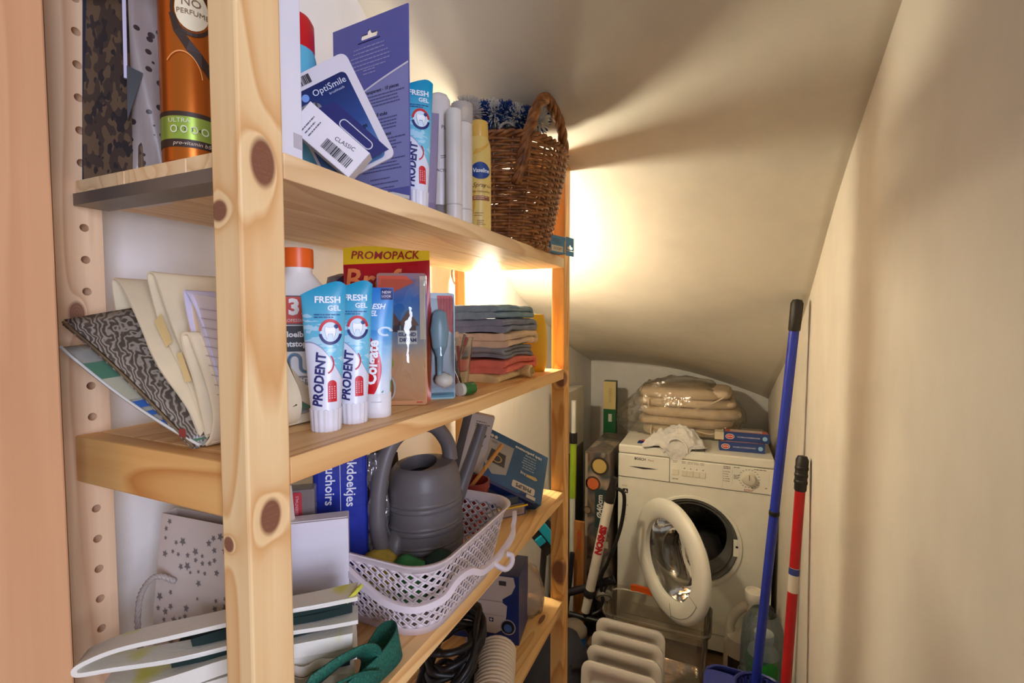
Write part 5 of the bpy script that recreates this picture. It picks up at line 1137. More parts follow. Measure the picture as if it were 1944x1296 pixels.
text('BOSCH', .0145, K(40, 36, 32), dw, -.2080, .7945, on(-.006), bold=.0004); text('Maxx', .011, K(176, 84, 60), dw, -.1630, .7935, on(-.006))
for i, x in enumerate((-.064, -.028, -.004, .020, .044)):
    MB().bx(x-.0125 if i == 0 else x-.0105, x+.0135 if i == 0 else x+.0105, -.0095, -.004, .7455, .7695).build('button', M('button_plastic', (236, 228, 208), .3), ct, bevel=.0015)
    if i: oval('indicator', K(110, 60, 40), ct, x, .777, .0022, .0022, on(-.006))
    scrawl(K(150, 136, 116), ct, x-.011, x+.011, .804, 2, .006, .0022, on(-.006), seed=i)
scrawl(K(150, 136, 116), ct, -.075, -.045, .727, 1, .006, .0035, on(-.006), seed=11)
MB().lathe([(.027, -.002), (.027, .004), (.0235, .007), (.0215, .021), (.019, .023), (0, .023)], 32, c=(.2130, -.006, .7660), R=Matrix.Rotation(PI/2, 3, 'X')).build('dial', M('dial_white', (224, 216, 198), .35), ct, 40); MB().bx(.2115, .2145, -.0305, -.027, .766, .786).build('dial_pointer', K(150, 136, 116), ct)
m = MB()
for i in range(20):
    a = 2*PI*i/20; m.box((.2130+.036*math.cos(a), -.0064, .766+.036*math.sin(a)), (.006, .0004, .0022))
m.build('dial_scale', K(130, 116, 98), ct)
for i in range(5): oval('status_dot', K(70, 58, 48), ct, .122, .784-.0095*i, .0016, .0016, on(-.006)); scrawl(K(110, 98, 84), ct, .127, .147, .783-.0095*i, 1, .004, .0022, on(-.006), seed=30+i)
for x0, x1, z_, r_ in ((.120, .146, .803, 2), (.158, .184, .804, 1), (.230, .284, .804, 1), (.158, .182, .772, 3), (.270, .282, .734, 1)): scrawl(K(100, 88, 74), ct, x0, x1, z_, r_, .0065, .003, on(-.006), seed=int(x0*999))
scrawl(K(176, 84, 60), ct, .196, .232, .720, 2, .005, .0024, on(-.006), seed=77)
m = MB()
for a_ in ((.117, .117, .7155, .797), (.153, .153, .735, .795), (.283, .283, .745, .795)): m.bx(a_[0], a_[1]+.0005, -.0064, -.0060, a_[2], a_[3])
m.build('panel_lines', K(170, 156, 134), ct)
# stickers on the front
for args in (('energy_sticker', K(216, 206, 180), -.285, -.262, .665, .672), ('energy_sticker', K(232, 222, 200), -.289, -.262, .512, .532)): patch(args[0], args[1], wm, *args[2:], on(-.0002), 1, rot=-12 if args[4] < .6 else 0)
poly('energy_arrow', K(26, 24, 24), wm, [(-.287, .646), (-.279, .656), (-.259, .656), (-.259, .636), (-.279, .636)], on(-.0002)); text('A', .016, K(230, 224, 206), wm, -.2685, .6455, on(-.0008), bold=.0005); text('1 52', .011, K(60, 54, 48), wm, -.268, .583, on(-.0002)); scrawl(K(120, 108, 92), wm, -.285, -.262, .555, 3, .008, .002, on(-.0002), seed=4)
# porthole: bezel, rubber gasket, drum
Rm = Matrix.Rotation(-PI/2, 3, 'X')      # lathe axis z -> +y (into the machine)
def rl(prof, n=48, **k): return MB().lathe(prof, n, c=(pc.x, 0, pc.z), R=Matrix.Rotation(-PI/2, 3, 'X'), cap0=False, cap1=False, **k)
rl([(.192, -.001), (.190, -.007), (.180, -.008), (PR, .004), (.174, .012)]).build('porthole_bezel', enam2, wm, 60)
rl([(.176, .006), (.170, -.002), (.163, .004), (.160, .016), (.154, .010), (.148, .020), (.150, .045), (.140, .055), (.135, .095)]).build('rubber_gasket', M('grey_gasket', (112, 110, 106), .45), wm, 60)
dr = rl([(.150, .075), (.232, .085), (.232, .40), (0.001, .41)]).build('drum', M('steel_drum', (150, 144, 134), .3, .85, .2, 60, .5, 90, .003), wm, 50)
m = MB()
for k_ in range(3): a = 2*PI*k_/3+.5; m.tube([(pc.x+.205*math.cos(a), .10, pc.z+.205*math.sin(a)), (pc.x+.205*math.cos(a), .38, pc.z+.205*math.sin(a))], .026, 8)
m.build('drum_paddle', M('steel_drum', (150, 144, 134), .3, .85, .2, 60, .5, 90, .003), wm, 60)
MB().bx(.163, .188, -.002, .001, .440, .510).build('latch_plate', enam2, wm, bevel=.001); MB().bx(.171, .180, -.0026, -.0010, .476, .484).build('latch_slot', K(24, 22, 20), wm)
cl = thing('laundry', 'dark grey laundry left in the washing machine drum', 'laundry', (WX+pc.x+.05, WY+.22, pc.z-.205), 0)
m = MB().lathe([(0, 0), (.07, .005), (.10, .05), (.09, .11), (.05, .16), (0, .18)], 26, sx=.9, sy=1.2); crumple(m, .028, 11, 4); m.build('cloth', M('dark_laundry', (46, 42, 40), .9), cl, 180)
# open door on its left hinge
DR = .226; th = math.radians(50); hinge = Vector((-.208, -.022, pc.z))
dp = bpy.data.objects.new('door', None)
def dloc(x, y, z):  # door local: x from hinge along the disc, y through thickness, z up
    return Vector((hinge.x+x*math.cos(th)+y*math.sin(th), hinge.y-x*math.sin(th)+y*math.cos(th), hinge.z+z))
def dl(prof, n=56):
    m = MB(); rings = []
    for r, y in prof: rings.append([dloc(DR+r*math.cos(2*PI*j/n), y, r*math.sin(2*PI*j/n)) for j in range(n)])
    m.loft(rings, True, False, False); return m
bpy.data.objects.remove(dp)
door = dl([(.150, .006), (.150, -.014), (.160, -.022), (.205, -.020), (.222, -.012), (DR, .0), (.222, .012), (.196, .018), (.168, .020), (.150, .006)]).build('door', enam2, wm, 50)
glass = M('porthole_glass', (226, 226, 214), .04, trans=1)
dl([(.152, .004), (.146, .014), (.138, .050), (.122, .085), (.090, .100), (.050, .106), (.0005, .108)]).build('door_glass', clear('bowl_glass', (214, 212, 200), .8, .04, .85, .05, .06, .9), door, 180)
dl([(.168, .020), (.164, .026), (.150, .026), (.146, .016)]).build('inner_ring', M('grey_ring', (160, 152, 134), .4), door, 60)
for a_ in (-22, -78):
    a = math.radians(a_); m = MB(); m.tube([dloc(DR+r*math.cos(a), -.0222, r*math.sin(a)) for r in (.156, .18, .205)], .0008, 4); m.build('grip_seam', seam, door)
MB().tube([dloc(DR+.200*math.cos(math.radians(a)), -.0212, .200*math.sin(math.radians(a))) for a in range(-78, -21, 4)], .0008, 4).build('grip_seam', seam, door)
MB().box(dloc(.004, .012, 0), (.03, .02, .10), Matrix.Rotation(-th, 3, 'Z')).build('hinge', M('steel', (180, 172, 160), .3, .9), door, bevel=.002)

# ---- things on the machine
TZ = WH
cu = M('beige_cushion', (238, 216, 186), .9, 0, .05, 14, .3, 90, .002)
zc = TZ+.004
for i, (w, d, h, dx, rz) in enumerate(((.40, .30, .045, 0, 2), (.42, .31, .046, .0, -3), (.44, .31, .050, .012, 1), (.43, .30, .044, .0, 3), (.41, .30, .050, -.01, -2))):
    t = thing('seat_cushion', '%s beige tie-on seat cushion in the plastic bag' % ('lowest', 'second lowest', 'middle', 'second highest', 'topmost')[i], 'cushion', (-.145+dx, 2.450, zc), rz, group='beige cushions in the plastic bag')
    m = MB(); n = 36
    def rg(q, z): return [Vector(((w/2-.02+.02*q)*math.copysign(abs(math.cos(2*PI*j/n))**.35, math.cos(2*PI*j/n)), (d/2-.02+.02*q)*math.copysign(abs(math.sin(2*PI*j/n))**.35, math.sin(2*PI*j/n)), z)) for j in range(n)]
    m.loft([rg(-1.5, .003), rg(.2, .004), rg(.8, h*.25), rg(1, h*.5), rg(.8, h*.75), rg(.2, h-.004), rg(-1.5, h-.001)]); crumple(m, .006, 9, i*5); m.build('pad', cu, t, 180)
    m = MB(); m.tube(cr([(w/2-.03, -d/2+.0, h*.5), (w/2-.045, -d/2-.012, h*.3), (w/2-.09, -d/2-.016, -.01), (w/2-.15, -d/2-.018, -.035 if i > 2 else 0)], 5), .0032, 6)
    if i in (1, 4): m.build('tie_cord', cu, t, 60)
    if i in (0, 3):
        m = MB(); m.tube(cr([(-w/2+.05, -d/2+.0, h), (-w/2+.046, -d/2-.010, h*.5), (-w/2+.048, -d/2+.0, 0)], 5), .003, 6); m.build('tie_cord', cu, t, 60)
    zc += h*.93
t = thing('plastic_bag', 'big clear plastic bag wrapped round the beige cushions on the washing machine', 'bag', (-.160, 2.440, TZ+.002), 0)
m = MB(); n = 72; rings = []
for k in range(21):
    q = k/20; zz = .255*q; wx = .245*(math.sin(PI*(.24+.56*q)))**.6; wy = .178*(math.sin(PI*(.26+.54*q)))**.5; ring = []
    for j in range(n):
        a = 2*PI*j/n; c, s_ = math.cos(a), math.sin(a); lx = 1.0
        if c < 0: lx = 1+.62*max(0, .8-q)*abs(c)**3
        else: lx = 1+.10*abs(c)**3
        x = wx*math.copysign(abs(c)**.75, c)*lx; y = wy*math.copysign(abs(s_)**.6, s_)
        ring.append(Vector((x, y, zz*(1-.25*max(0, c)**2-.10*max(0, -c)**2))))
    rings.append(ring)
m.loft(rings)
for i, p in enumerate(m.v):
    w = noise.noise_vector(p*14+Vector((3, 1, 7)))*.012; r_ = abs(noise.noise(p*Vector((26, 26, 34)).x+Vector((9, 2, 4)))); r2 = abs(noise.noise(p*60+Vector((1, 5, 2))))
    dirn = Vector((p.x, p.y, (p.z-.12)*1.5)).normalized(); m.v[i] = p+w+dirn*(-.022*r_-.008*r2+.006)
for p in m.v: p.y = min(p.y, .250); p.z = max(p.z, .0008)
m.build('film', clear('cushion_bag_film', (250, 248, 242), .9, .12, 1.0, .05, .8, .45), t, 60)
# white net bag
t = thing('net_bag', 'crumpled white mesh laundry bag hanging over the machine front edge', 'bag', (-.165, 2.135, TZ+.002), 0)
m = MB()
def netp(u, w):
    q = (u-.5)*2
    if w > .28:
        k = (w-.28)/.72; wd = .105*(1-.25*k)*(1+.25*math.sin(3*k+1)); return Vector((q*wd, -.052+.13*k, .004+.080*max(0, 1-abs(q)**2.2)*math.sin(PI*min(1, k*1.02+.02))**.7))
    k = (.28-w)/.28; return Vector((q*.085*(1-.55*k)+.010*k-.01, -.053-.004*math.sin(6*u), .004-.082*k*max(.25, 1-abs(q-.1)**1.3)))
m.grid(netp, 44, 48)
for i, p in enumerate(m.v):
    rdg = abs(noise.noise(p*30+Vector((2, 7, 1)))); m.v[i] = p+noise.noise_vector(p*17+Vector((5, 5, 5)))*.016+Vector((0, -.3, 1))*(.016-.040*rdg)*(1 if p.y > -.045 else .25)+noise.noise_vector(p*75)*.004
for i, p in enumerate(m.v):
    if p.y > -.050 and p.z > -.002: m.v[i].z = max(p.z, .0015)
    elif p.z <= -.002 or p.y <= -.050: m.v[i].y = min(p.y, -.0505)
mesh_m = M('white_netting', (226, 222, 216), .8, 0, .04, 60, .6, 260, .003); m.build('netting', mesh_m, t, 180, solid=.0012)
MB().tube(cr([(-.035, -.050, .012), (-.02, -.056, .040), (.012, -.055, .046), (.040, -.052, .020), (.046, -.053, -.01)], 6), .0045, 7).build('drawstring_hem', M('white_hem', (236, 232, 226), .7), t, 60)
# wrapper and boxes
t = thing('blue_wrapper', 'flat blue and red snack wrapper lying on the machine top', 'wrapper', (-.270, 2.150, TZ+.001), -6)
m = MB(); m.grid(lambda u, w: ((u-.5)*.115, (w-.5)*.05, .006*math.sin(PI*w)+.002*math.sin(u*14)), 14, 6); m.build('foil', M('blue_foil', (40, 70, 150), .25, .3), t, 60, solid=.0008); MB().bx(-.045, .02, -.012, .012, .0085, .0092).build('red_print', K(190, 50, 44), t); MB().bx(-.02, .03, -.026, -.018, .003, .006).build('cream_print', K(216, 196, 170), t)
def whbox(label, loc, rz, opened):
    t = thing('wipes_box', label, 'box', loc, rz, group='blue laundry boxes on the machine')
    MB().bx(-.085, .085, -.03, .03, 0, .038).build('carton', M('navy_box_card', (48, 72, 134), .4, 0, .05), t, bevel=.0006); f_ = on(-.03)
    oval('red_badge', K(222, 222, 226), t, -.062, .019, .017, .0115, f_, OFF); oval('red_badge', K(206, 60, 40), t, -.062, .019, .0145, .0085, f_, OFF*2); text('WITTE', .007, K(240, 232, 226), t, -.062, .019, f_, off=OFF*4, bold=.0003)
    text('WASMACHINEREINIGER', .0072, K(216, 214, 222), t, .008, .019, f_, off=OFF*2, sx=1.1, bold=.0001); oval('round_mark', K(150, 196, 226), t, .068, .019, .009, .009, f_, OFF*2); MB().bx(-.08, .08, -.026, .026, .0381, .0385).build('top_print', K(196, 96, 76), t); MB().bx(-.06, .06, -.018, .020, .0384, .0388).build('top_print', K(206, 196, 190), t)
    if opened: MB().bx(-.120, -.085, -.029, .02, .002, .034).build('open_flap', M('cream_card_flap', (226, 212, 180), .5), t, bevel=.001)
whbox('lower of two blue laundry cleaner boxes on the machine', (.085, 2.190, TZ), 4, False); whbox('upper blue laundry cleaner box with an open flap', (.102, 2.205, TZ+.039), 2, True)

# ================================================================== clutter left of the machine
def foodprint():
    N = NT('pan_box_print'); o = N.obj(); f = N.noise(N.mp(o, (9, 9, 7)), 1, 2); N.col(N.ramp(f, [(.3, C(44, 38, 35)), (.45, C(110, 92, 80)), (.52, C(56, 66, 70)), (.62, C(160, 140, 122)), (.75, C(80, 64, 54))])); N.b.inputs['Roughness'].default_value = .3; return N.m
t = thing('pan_box', 'tall dark frying pan box with food pictures left of the washing machine', 'box', (-.474, 2.010, .195), 0)
MB().bx(-.057, .050, 0, .38, 0, .628).build('carton', foodprint(), t, bevel=.001)
for x_, z_, r_, c1, c2 in ((.006, .570, .040, (50, 40, 30), (186, 158, 92)), (-.022, .490, .033, (70, 44, 34), (190, 96, 52)), (-.045, .37, .018, (40, 36, 34), (120, 104, 90))): oval('food_picture', K(*c1), t, x_, z_, r_, r_, on(0), OFF); oval('food_picture', K(*c2), t, x_, z_, r_*.76, r_*.76, on(0), OFF*2)
patch('teal_panel', K(34, 56, 60), t, -.012, .046, .30, .47, on(0), 1, OFF*2); text('Ø40cm', .034, K(206, 204, 198), t, .010, .395, on(0), rot=90, bold=.001, off=OFF*4); scrawl(K(160, 160, 156), t, .030, .040, .44, 8, .012, .004, on(0), OFF*4, seed=3); patch('pale_strip', K(150, 134, 120), t, -.057, -.046, .02, .62, on(0), 1, OFF); patch('label_white', K(176, 166, 150), t, .012, .046, .215, .245, on(0), 1, OFF*2)
t = thing('suitcase', 'low black case standing on the floor under the pan box', 'case', (-.475, 2.180, 0), 0)
MB().bx(-.06, .055, -.17, .22, 0, .193).build('case_body', M('black_fabric', (26, 24, 25), .8), t, bevel=.012, bseg=3)
t = thing('green_box', 'narrow green and yellow box standing behind the pan box', 'box', (-.520, 2.455, 0), 2)
MB().bx(-.034, .030, 0, .05, .0, 1.075).build('carton', M('dark_green_card', (28, 92, 52), .4), t, bevel=.001); patch('cream_panel', K(206, 186, 126), t, -.034, .029, .93, 1.073, on(0), 1); m = MB()
text('GEBRUIK', .02, K(120, 100, 60), t, .0, 1.0, on(0), rot=-90); patch('white_mark', K(196, 196, 180), t, -.008, .010, .865, .905, on(0), 1); MB().bx(.030, .0305, .001, .049, 0, 1.07).build('dark_side', K(60, 44, 34), t)
t = thing('shelf_panel', 'white flat packed panel leaning in the left rear corner', 'panel', (-.640, 2.060, 0), 0)
MB().bx(-.028, .028, -.10, .22, 0, 1.070).build('panel', M('white_melamine', (206, 200, 186), .4), t, bevel=.001); MB().bx(.0285, .032, -.09, .20, .05, .80).build('grey_insert', K(120, 114, 104), t)
t = thing('lime_tube', 'tall lime green and white plastic tube beside the pan box', 'tube', (-.580, 1.985, 0), 0)
MB().tube([(0, 0, .0), (0, 0, .62)], .013, 14).build('white_part', M('white_plastic', (206, 204, 196), .4), t, 50); MB().tube([(0, 0, .62), (.003, 0, .88)], .015, 14).build('lime_part', M('lime_plastic', (148, 172, 40), .4), t, 50); MB().tube([(.003, 0, .88), (.004, 0, 1.045)], .0105, 14).build('white_tip', M('white_plastic', (206, 204, 196), .4), t, 50); MB().lathe([(.0165, .86), (.017, .865), (.017, .90), (.0165, .905)], 16, c=(.003, 0, 0)).build('black_joint', M('black_plastic', (30, 27, 27), .4), t, 50)
t = thing('wood_plank', 'thin brown wooden plank with red lettering standing by the pan box', 'plank', (-.533, 1.930, 0), 0)
MB().bx(-.022, .022, -.007, .007, 0, .545).build('plank', wood('brown_plank', (168, 112, 56), (130, 80, 36), 2, (), 6, 6), t, bevel=.001); text('NELSON', .022, K(170, 50, 30), t, 0, .470, on(-.007), rot=-90, bold=.0006)
# bicycle pump
pa, pb = Vector((-.466, 1.850, .300)), Vector((-.389, 1.850, .690)); dv = (pb-pa); L = dv.length
t = thing('bicycle_pump', 'white bicycle floor pump with red lettering leaning by the machine', 'pump', pa-dv.normalized()*.0, 0, ry=math.degrees(math.atan2(dv.x, dv.z)))
MB().lathe([(0, 0), (.0185, 0), (.019, .003), (.019, L-.003), (.0185, L), (0, L)], 26).build('barrel', M('pump_white', (222, 214, 200), .35), t, 50); text('SIMSON', .034, K(176, 24, 34), t, 0, L*.58, lambda x, z: -math.sqrt(max(.0193**2-x*x, 1e-9)), rot=-90, bold=.0022, off=.0006)
MB().lathe([(.021, -.02), (.0225, -.018), (.0225, .006), (.020, .01)], 24).build('clamp', M('black_plastic', (28, 26, 26), .4), t, 50); MB().lathe([(0, -.09), (.017, -.09), (.018, -.02), (0, -.02)], 20).build('lower_barrel', M('pump_white', (222, 214, 200), .35), t, 50); MB().lathe([(.020, L-.012), (.021, L+.02), (.014, L+.05), (.014, L+.09), (0, L+.09)], 20).build('cap', M('black_plastic', (28, 26, 26), .4), t, 50)
MB().tube(cr([(.012, 0, L+.05), (.050, .006, L+.03), (.062, .010, L-.10), (.045, .012, L-.25), (.03, .014, .06), (.06, .02, -.05), (.03, .0, -.09)], 8), .0075, 8).build('hose', M('black_rubber', (24, 22, 22), .45), t, 60)
MB().tube([(-.06, .0, -.13), (.09, .0, -.10)], .012, 10).build('foot_bar', M('black_plastic', (28, 26, 26), .4), t, 60); MB().tube([(0, 0, -.09), (0.005, 0, -.118)], .010, 10).build('foot_stem', M('black_plastic', (28, 26, 26), .4), t, 60)
t = thing('pressure_gauge', 'grey round pressure gauge hanging beside the pump', 'gauge', (-.418, 1.885, .275), 20, rx=35)
MB().lathe([(0, -.012), (.032, -.012), (.035, -.008), (.035, .008), (.032, .012), (0, .012)], 28, R=Matrix.Rotation(PI/2, 3, 'X')).build('gauge_body', M('grey_plastic', (120, 114, 106), .4), t, 50); oval('dial_face', K(196, 188, 170), t, 0, 0, .025, .025, on(-.0121)); MB().tube([(0, 0, .03), (.012, .0, .14)], .005, 8).build('stem', M('black_rubber', (24, 22, 22), .45), t, 60)
# dark clutter behind the far post at floor level
t = thing('tripod_legs', 'folded dark metal stand lying across the floor by the pump', 'stand', (-.500, 1.885, .285), 0)
MB().tube([(-.14, -.02, -.06), (.0, 0, .0), (.12, .03, .05)], .016, 10).build('bar', M('dark_metal', (44, 40, 48), .4, .4), t, 60); MB().tube([(-.10, 0, -.285), (-.06, .0, .02), (-.05, .0, .14)], .011, 8).build('upright', M('dark_metal', (44, 40, 48), .4, .4), t, 60); MB().tube([(.04, .02, .03), (.05, .03, -.285)], .011, 8).build('upright', M('dark_metal', (44, 40, 48), .4, .4), t, 60)
t = thing('spray_gun', 'grey and bright blue garden sprayer on the floor beside the shelf foot', 'sprayer', (-.508, 1.770, .0), 10)
MB().lathe([(0, 0), (.045, 0), (.048, .01), (.048, .15), (.044, .165), (0, .165)], 26).build('tank', M('blue_plastic', (34, 104, 190), .35), t, 50); MB().lathe([(.046, .163), (.049, .168), (.049, .185), (.03, .21), (0, .215)], 26, sx=1.05, sy=.9).build('grey_top', M('grey_plastic', (150, 140, 128), .4), t, 50); MB().tube([(.03, -.02, .10), (.07, -.05, .02)], .008, 8).build('hose', M('black_rubber', (24, 22, 22), .45), t, 60)
t = thing('rucksack', 'dark navy crumpled rucksack on the floor behind the shelf foot', 'bag', (-.500, 1.560, 0), 0)
m = MB().lathe([(0, 0), (.12, 0), (.14, .04), (.13, .14), (.10, .22), (.05, .27), (0, .28)], 30, sx=.9, sy=1.0); crumple(m, .03, 8, 2); 
for p in m.v: p.z = max(p.z, .0)
m.build('bag_body', M('navy_fabric', (32, 32, 42), .85), t, 180); MB().tube(cr([(.06, -.06, .23), (.12, .02, .20), (.12, .10, .10), (.10, .12, .01)], 6), .010, 8).build('strap', M('black_fabric', (24, 22, 24), .8), t, 60)

# ================================================================== trays, crate, bottles, mop
frost = M('frosted_plastic', (244, 234, 222), .35, 0, .03, trans=.10)
for i in range(4):
    y = 1.735-.082*i
    t = thing('plastic_tray', ('rearmost', 'second rearmost', 'second nearest', 'nearest')[i]+' frosted plastic tray standing on edge in the row of four', 'plastic tray', (-.290+.003*i, y, 0), 0, rx=-6, group='frosted trays standing in a row')
    o1 = rrect(-.126, .126, .0, .262, .032, 7); o2 = [(x*.94, .131+(z-.131)*.94) for x, z in o1]; o3 = [(x*.80, .131+(z-.131)*.78) for x, z in o1]; o4 = [(x*.74, .131+(z-.131)*.71) for x, z in o1]
    m = MB(); m.loft([[Vector((x, y_, z)) for x, z in o] for o, y_ in ((o1, .006), (o1, -.004), (o2, -.007), (o3, -.006), (o4, .004))], True, False, True); m.build('tray_shell', frost, t, 50, solid=.0022)
    m = MB(); m.bx(-.05, .05, .003, .008, .06, .20); m.build('centre_rib', frost, t, bevel=.003)
t = thing('storage_crate', 'clear plastic storage crate standing in front of the washing machine', 'crate', (-.210, 1.905, 0), 0)
cm = clear('crate_clear', (240, 234, 222), .8, .10, .97, .08, .1, .8)
def cr_(k, z, dr=0): return [Vector((x, y, z)) for x, y in rrect(-.19*k-dr, .19*k+dr, -.105*k-dr, .105*k+dr, .04, 6)]
m = MB(); m.loft([cr_(.90, .004), cr_(.92, .012), cr_(1.0, .246), cr_(1.0, .248, .008), cr_(1.0, .259, .010), cr_(1.0, .261, .004)], True, True, False); m.build('crate_shell', cm, t, 50)
m = MB()
for i in range(9): m.box((.178+.0015*i*.1, -.085+.021*i, .128), (.003, .004, .21))
m.build('side_ribs', clear('crate_ribs', (236, 228, 216), .9, .1, .95, .25, .1), t)
t = thing('orange_handle', 'curved orange plastic handle resting across the clear crate rim', 'handle', (-.265, 1.985, .268), 0)
ribbon(P2([(-.060, .010), (-.03, .012), (.01, .008), (.05, .0), (.085, -.010)]), .022, -.006, .006, 4, .0008).build('handle', M('orange_plastic', (226, 92, 24), .4), t, 60)
# white detergent bottle
t = thing('detergent_bottle', 'big white detergent bottle with grip hole on the floor by the machine', 'bottle', (.108, 1.950, 0), -12)
bo = M('hdpe_cream', (224, 214, 196), .4, 0, .03)
def ell(cx, rx, ry, z, n=40, e=2.6): return [Vector((cx+rx*math.copysign(abs(math.cos(2*PI*j/n))**(2/e), math.cos(2*PI*j/n)), ry*math.copysign(abs(math.sin(2*PI*j/n))**(2/e), math.sin(2*PI*j/n)), z)) for j in range(n)]
m = MB(); m.loft([ell(0, .070, .045, 0), ell(0, .076, .050, .006), ell(0, .077, .051, .02), ell(0, .077, .051, .17), ell(.006, .072, .050, .20)], True, True, True); m.build('bottle_body', bo, t, 50)
m = MB(); m.loft([ell(.006, .072, .050, .199), ell(.030, .048, .046, .225), ell(.040, .037, .040, .265), ell(.040, .036, .038, .300), ell(.032, .034, .034, .330), ell(.026, .026, .026, .345, 40, 2), ell(.026, .024, .024, .360, 40, 2)], True, False, True); m.build('shoulder', bo, t, 50)
MB().tube(cr([(-.055, 0, .195), (-.056, 0, .235), (-.040, 0, .280), (-.006, 0, .322), (.022, 0, .332)], 7), .017, 14).build('grip', bo, t, 60)
MB().lathe([(.030, .345), (.033, .350), (.0345, .385), (.033, .390), (.026, .391), (.024, .386), (0, .386)], 28, c=(.026, 0, 0)).build('cap', M('white_cap', (230, 222, 208), .35), t, 40)
fd = lambda x, z: -.051*max(0, 1-(abs(x)/.077)**2.6)**(1/2.6)
patch('dark_label', K(34, 28, 28), t, -.055, .045, .085, .135, fd, 10, OFF*2); oval('label_flower', K(206, 196, 180), t, .0, .108, .018, .018, fd, OFF*4); oval('label_flower', K(190, 84, 44), t, .018, .126, .014, .006, fd, OFF*4); oval('label_flower', K(70, 96, 110), t, -.008, .112, .008, .008, fd, OFF*6); scrawl(K(120, 110, 100), t, -.05, .04, .078, 6, .009, .004, fd, OFF*2, seed=3)
t = thing('green_bottle', 'squat bottle with bright green label inside a clear bag by the mop', 'bottle', (.150, 1.760, 0), 0)
MB().lathe([(0, 0), (.05, 0), (.053, .006), (.053, .255), (.046, .290), (.028, .310), (.026, .325)], 30).build('bottle_body', M('milky_plastic', (206, 206, 190), .4), t, 50); MB().lathe([(.0535, .165), (.0545, .168), (.0545, .262), (.0500, .280)], 30, cap0=False, cap1=False).build('green_label', M('green_print', (40, 140, 50), .35), t, 60); MB().lathe([(.027, .322), (.03, .326), (.03, .350), (0, .352)], 24).build('cap', M('white_cap', (220, 214, 200), .35), t, 40)
t = thing('clear_bag', 'clear bluish plastic bag round the green labelled bottle', 'bag', (.148, 1.775, 0), 0)
m = MB().lathe([(0, .001), (.058, .001), (.064, .03), (.067, .20), (.066, .30), (.060, .37), (.042, .41)], 30, sx=1.0, sy=1.0, cap1=False); crumple(m, .006, 16, 5)
for p in m.v: p.x = min(p.x, .070); p.z = max(p.z, .0005)
m.build('film', clear('blue_bag_film', (206, 222, 232), .9, .08, .97, .10, .5, .5), t, 180)
t = thing('spray_bottle', 'black capped bottle standing between mop handle and wall', 'bottle', (.176, 1.925, 0), 0)
MB().lathe([(0, 0), (.033, 0), (.035, .004), (.035, .24), (.015, .285), (.014, .30)], 24).build('bottle_body', M('smoke_plastic', (120, 124, 126), .25, trans=.4), t, 50); MB().lathe([(.016, .295), (.019, .300), (.019, .345), (.014, .352), (0, .353)], 20).build('cap', M('black_plastic', (28, 26, 26), .4), t, 40)
# mop bucket with wringer
blue = M('blue_plastic_dark', (52, 62, 140), .38, 0, .04)
t = thing('mop_bucket', 'blue mop bucket with slotted wringer at the bottom edge', 'bucket', (.095, 1.530, 0), 0)
def bq(k, z, dr=0): return [Vector((x, y, z)) for x, y in rrect(-.115*k-dr, .105*k+dr, -.105*k-dr, .105*k+dr, .05, 7)]
m = MB(); m.loft([bq(.82, .0), bq(.84, .006), bq(.98, .262), bq(1, .270, .006), bq(1, .282, .006), bq(1, .282, .0), bq(.97, .262)], True, True, False); m.build('bucket_shell', blue, t, 50, solid=.002)
m = MB(); n = 26; cw = Vector((.032, .010, 0))
for j in range(n):
    a = 2*PI*j/n
    m.tube([cw+Vector((.068*math.cos(a), .068*math.sin(a), .300)), cw+Vector((.060*math.cos(a), .060*math.sin(a), .25)), cw+Vector((.040*math.cos(a), .040*math.sin(a), .20))], .0045, 6)
m.build('wringer_bars', blue, t, 60); MB().lathe([(.066, .296), (.075, .298), (.076, .306), (.070, .310), (.066, .306)], 40, c=cw, cap0=False, cap1=False).build('wringer_rim', blue, t, 60); MB().lathe([(0, .196), (.042, .196), (.042, .204), (0, .204)], 24, c=cw).build('wringer_floor', blue, t, 60)
MB().prism(rrect(-.125, -.030, -.06, .06, .03, 6), .284, .296).xf(lambda p: (p.x, p.z, p.y)).build('pouring_lid', blue, t, bevel=.003)
MB().tube(cr([(-.108, -.100, .27), (-.118, -.06, .285), (-.118, .06, .285), (-.108, .100, .27)], 6), .004, 8).build('carry_handle', blue, t, 60)
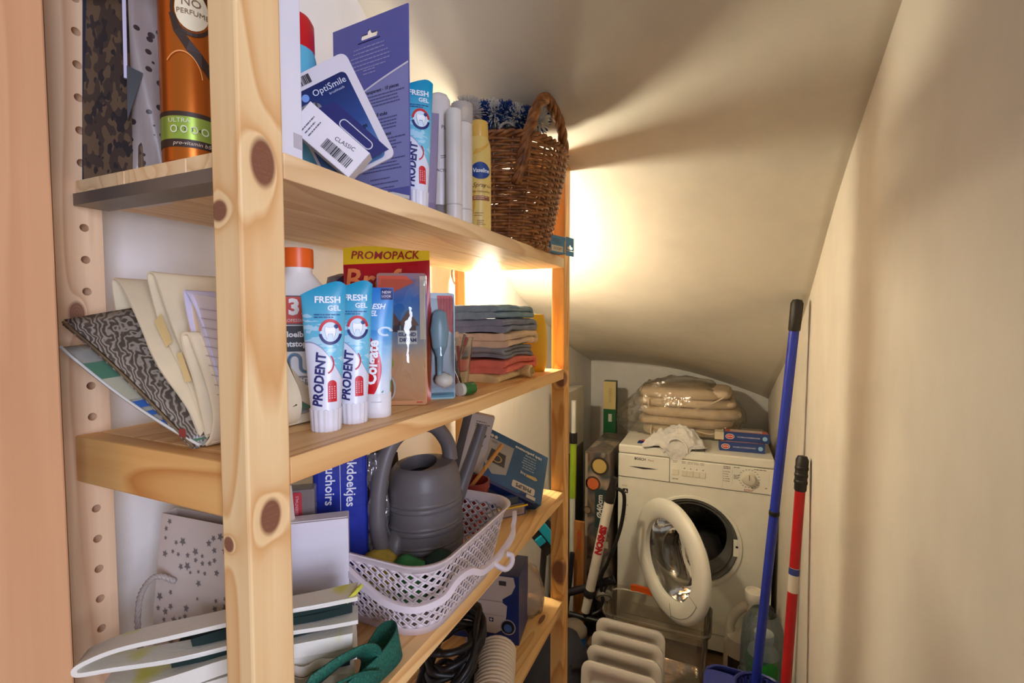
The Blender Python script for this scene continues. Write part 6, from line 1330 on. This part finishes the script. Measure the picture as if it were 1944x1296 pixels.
# handles leaning on the wall
def pole(name, label, cat, a, b, r, mat, grip_l, gm, extra=None):
    a, b = Vector(a), Vector(b); d = b-a; L = d.length
    t = bpy.data.objects.new(name, None); COL.objects.link(t); t.location = a; t.rotation_euler = d.to_track_quat('Z', 'Y').to_euler(); t['label'] = label; t['category'] = cat
    MB().lathe([(0, 0), (r, 0), (r, L-grip_l)], 22, cap1=False).build('pole', mat, t, 60)
    MB().lathe([(r*1.0, L-grip_l-.004), (r*1.18, L-grip_l), (r*1.22, L-grip_l*.5), (r*1.25, L-.012), (r*.9, L-.002), (0, L)], 22).build('grip', gm, t, 50)
    return t, L
blk = M('black_grip', (34, 31, 30), .5)
t, L = pole('mop', 'long blue mop handle with black grip leaning on the right wall', 'mop', (.1075, 1.555, .215), (.1900, 1.525, 1.452), .0128, M('blue_enamel', (40, 56, 168), .25), .085, blk)
MB().lathe([(.0132, .62), (.0140, .622), (.0140, .632), (.0132, .634)], 22).build('joint_ring', blk, t, 60); MB().lathe([(0, -.008), (.028, -.008), (.036, .004), (.030, .02), (.016, .045), (.0128, .06)], 20).build('mop_head', M('blue_plastic_dark', (52, 62, 140), .38, 0, .04), t, 50); MB().lathe([(0, L), (.005, L), (.005, L+.0), (0, L+.001)], 10).build('grip_tip', K(180, 176, 166), t)
t, L = pole('broom', 'shorter red broom handle with black grip and paper label by the right wall', 'broom', (.1490, 1.345, .0), (.2020, 1.445, 1.040), .0122, M('red_enamel', (176, 22, 26), .28), .090, blk)
MB().lathe([(.0125, .690), (.0126, .691), (.0126, .752), (.0125, .753)], 22, cap0=False, cap1=False).build('paper_label', K(206, 196, 180), t, 60); MB().lathe([(.0128, .735), (.0128, .752)], 22, cap0=False, cap1=False).build('blue_label_band', K(40, 56, 130), t, 60)
m = MB()
for k_ in range(3): m.lathe([(.0148, L-.075+.018*k_), (.0160, L-.073+.018*k_), (.0160, L-.067+.018*k_), (.0148, L-.065+.018*k_)], 20, cap0=False, cap1=False)
m.build('grip_ribs', blk, t, 60)
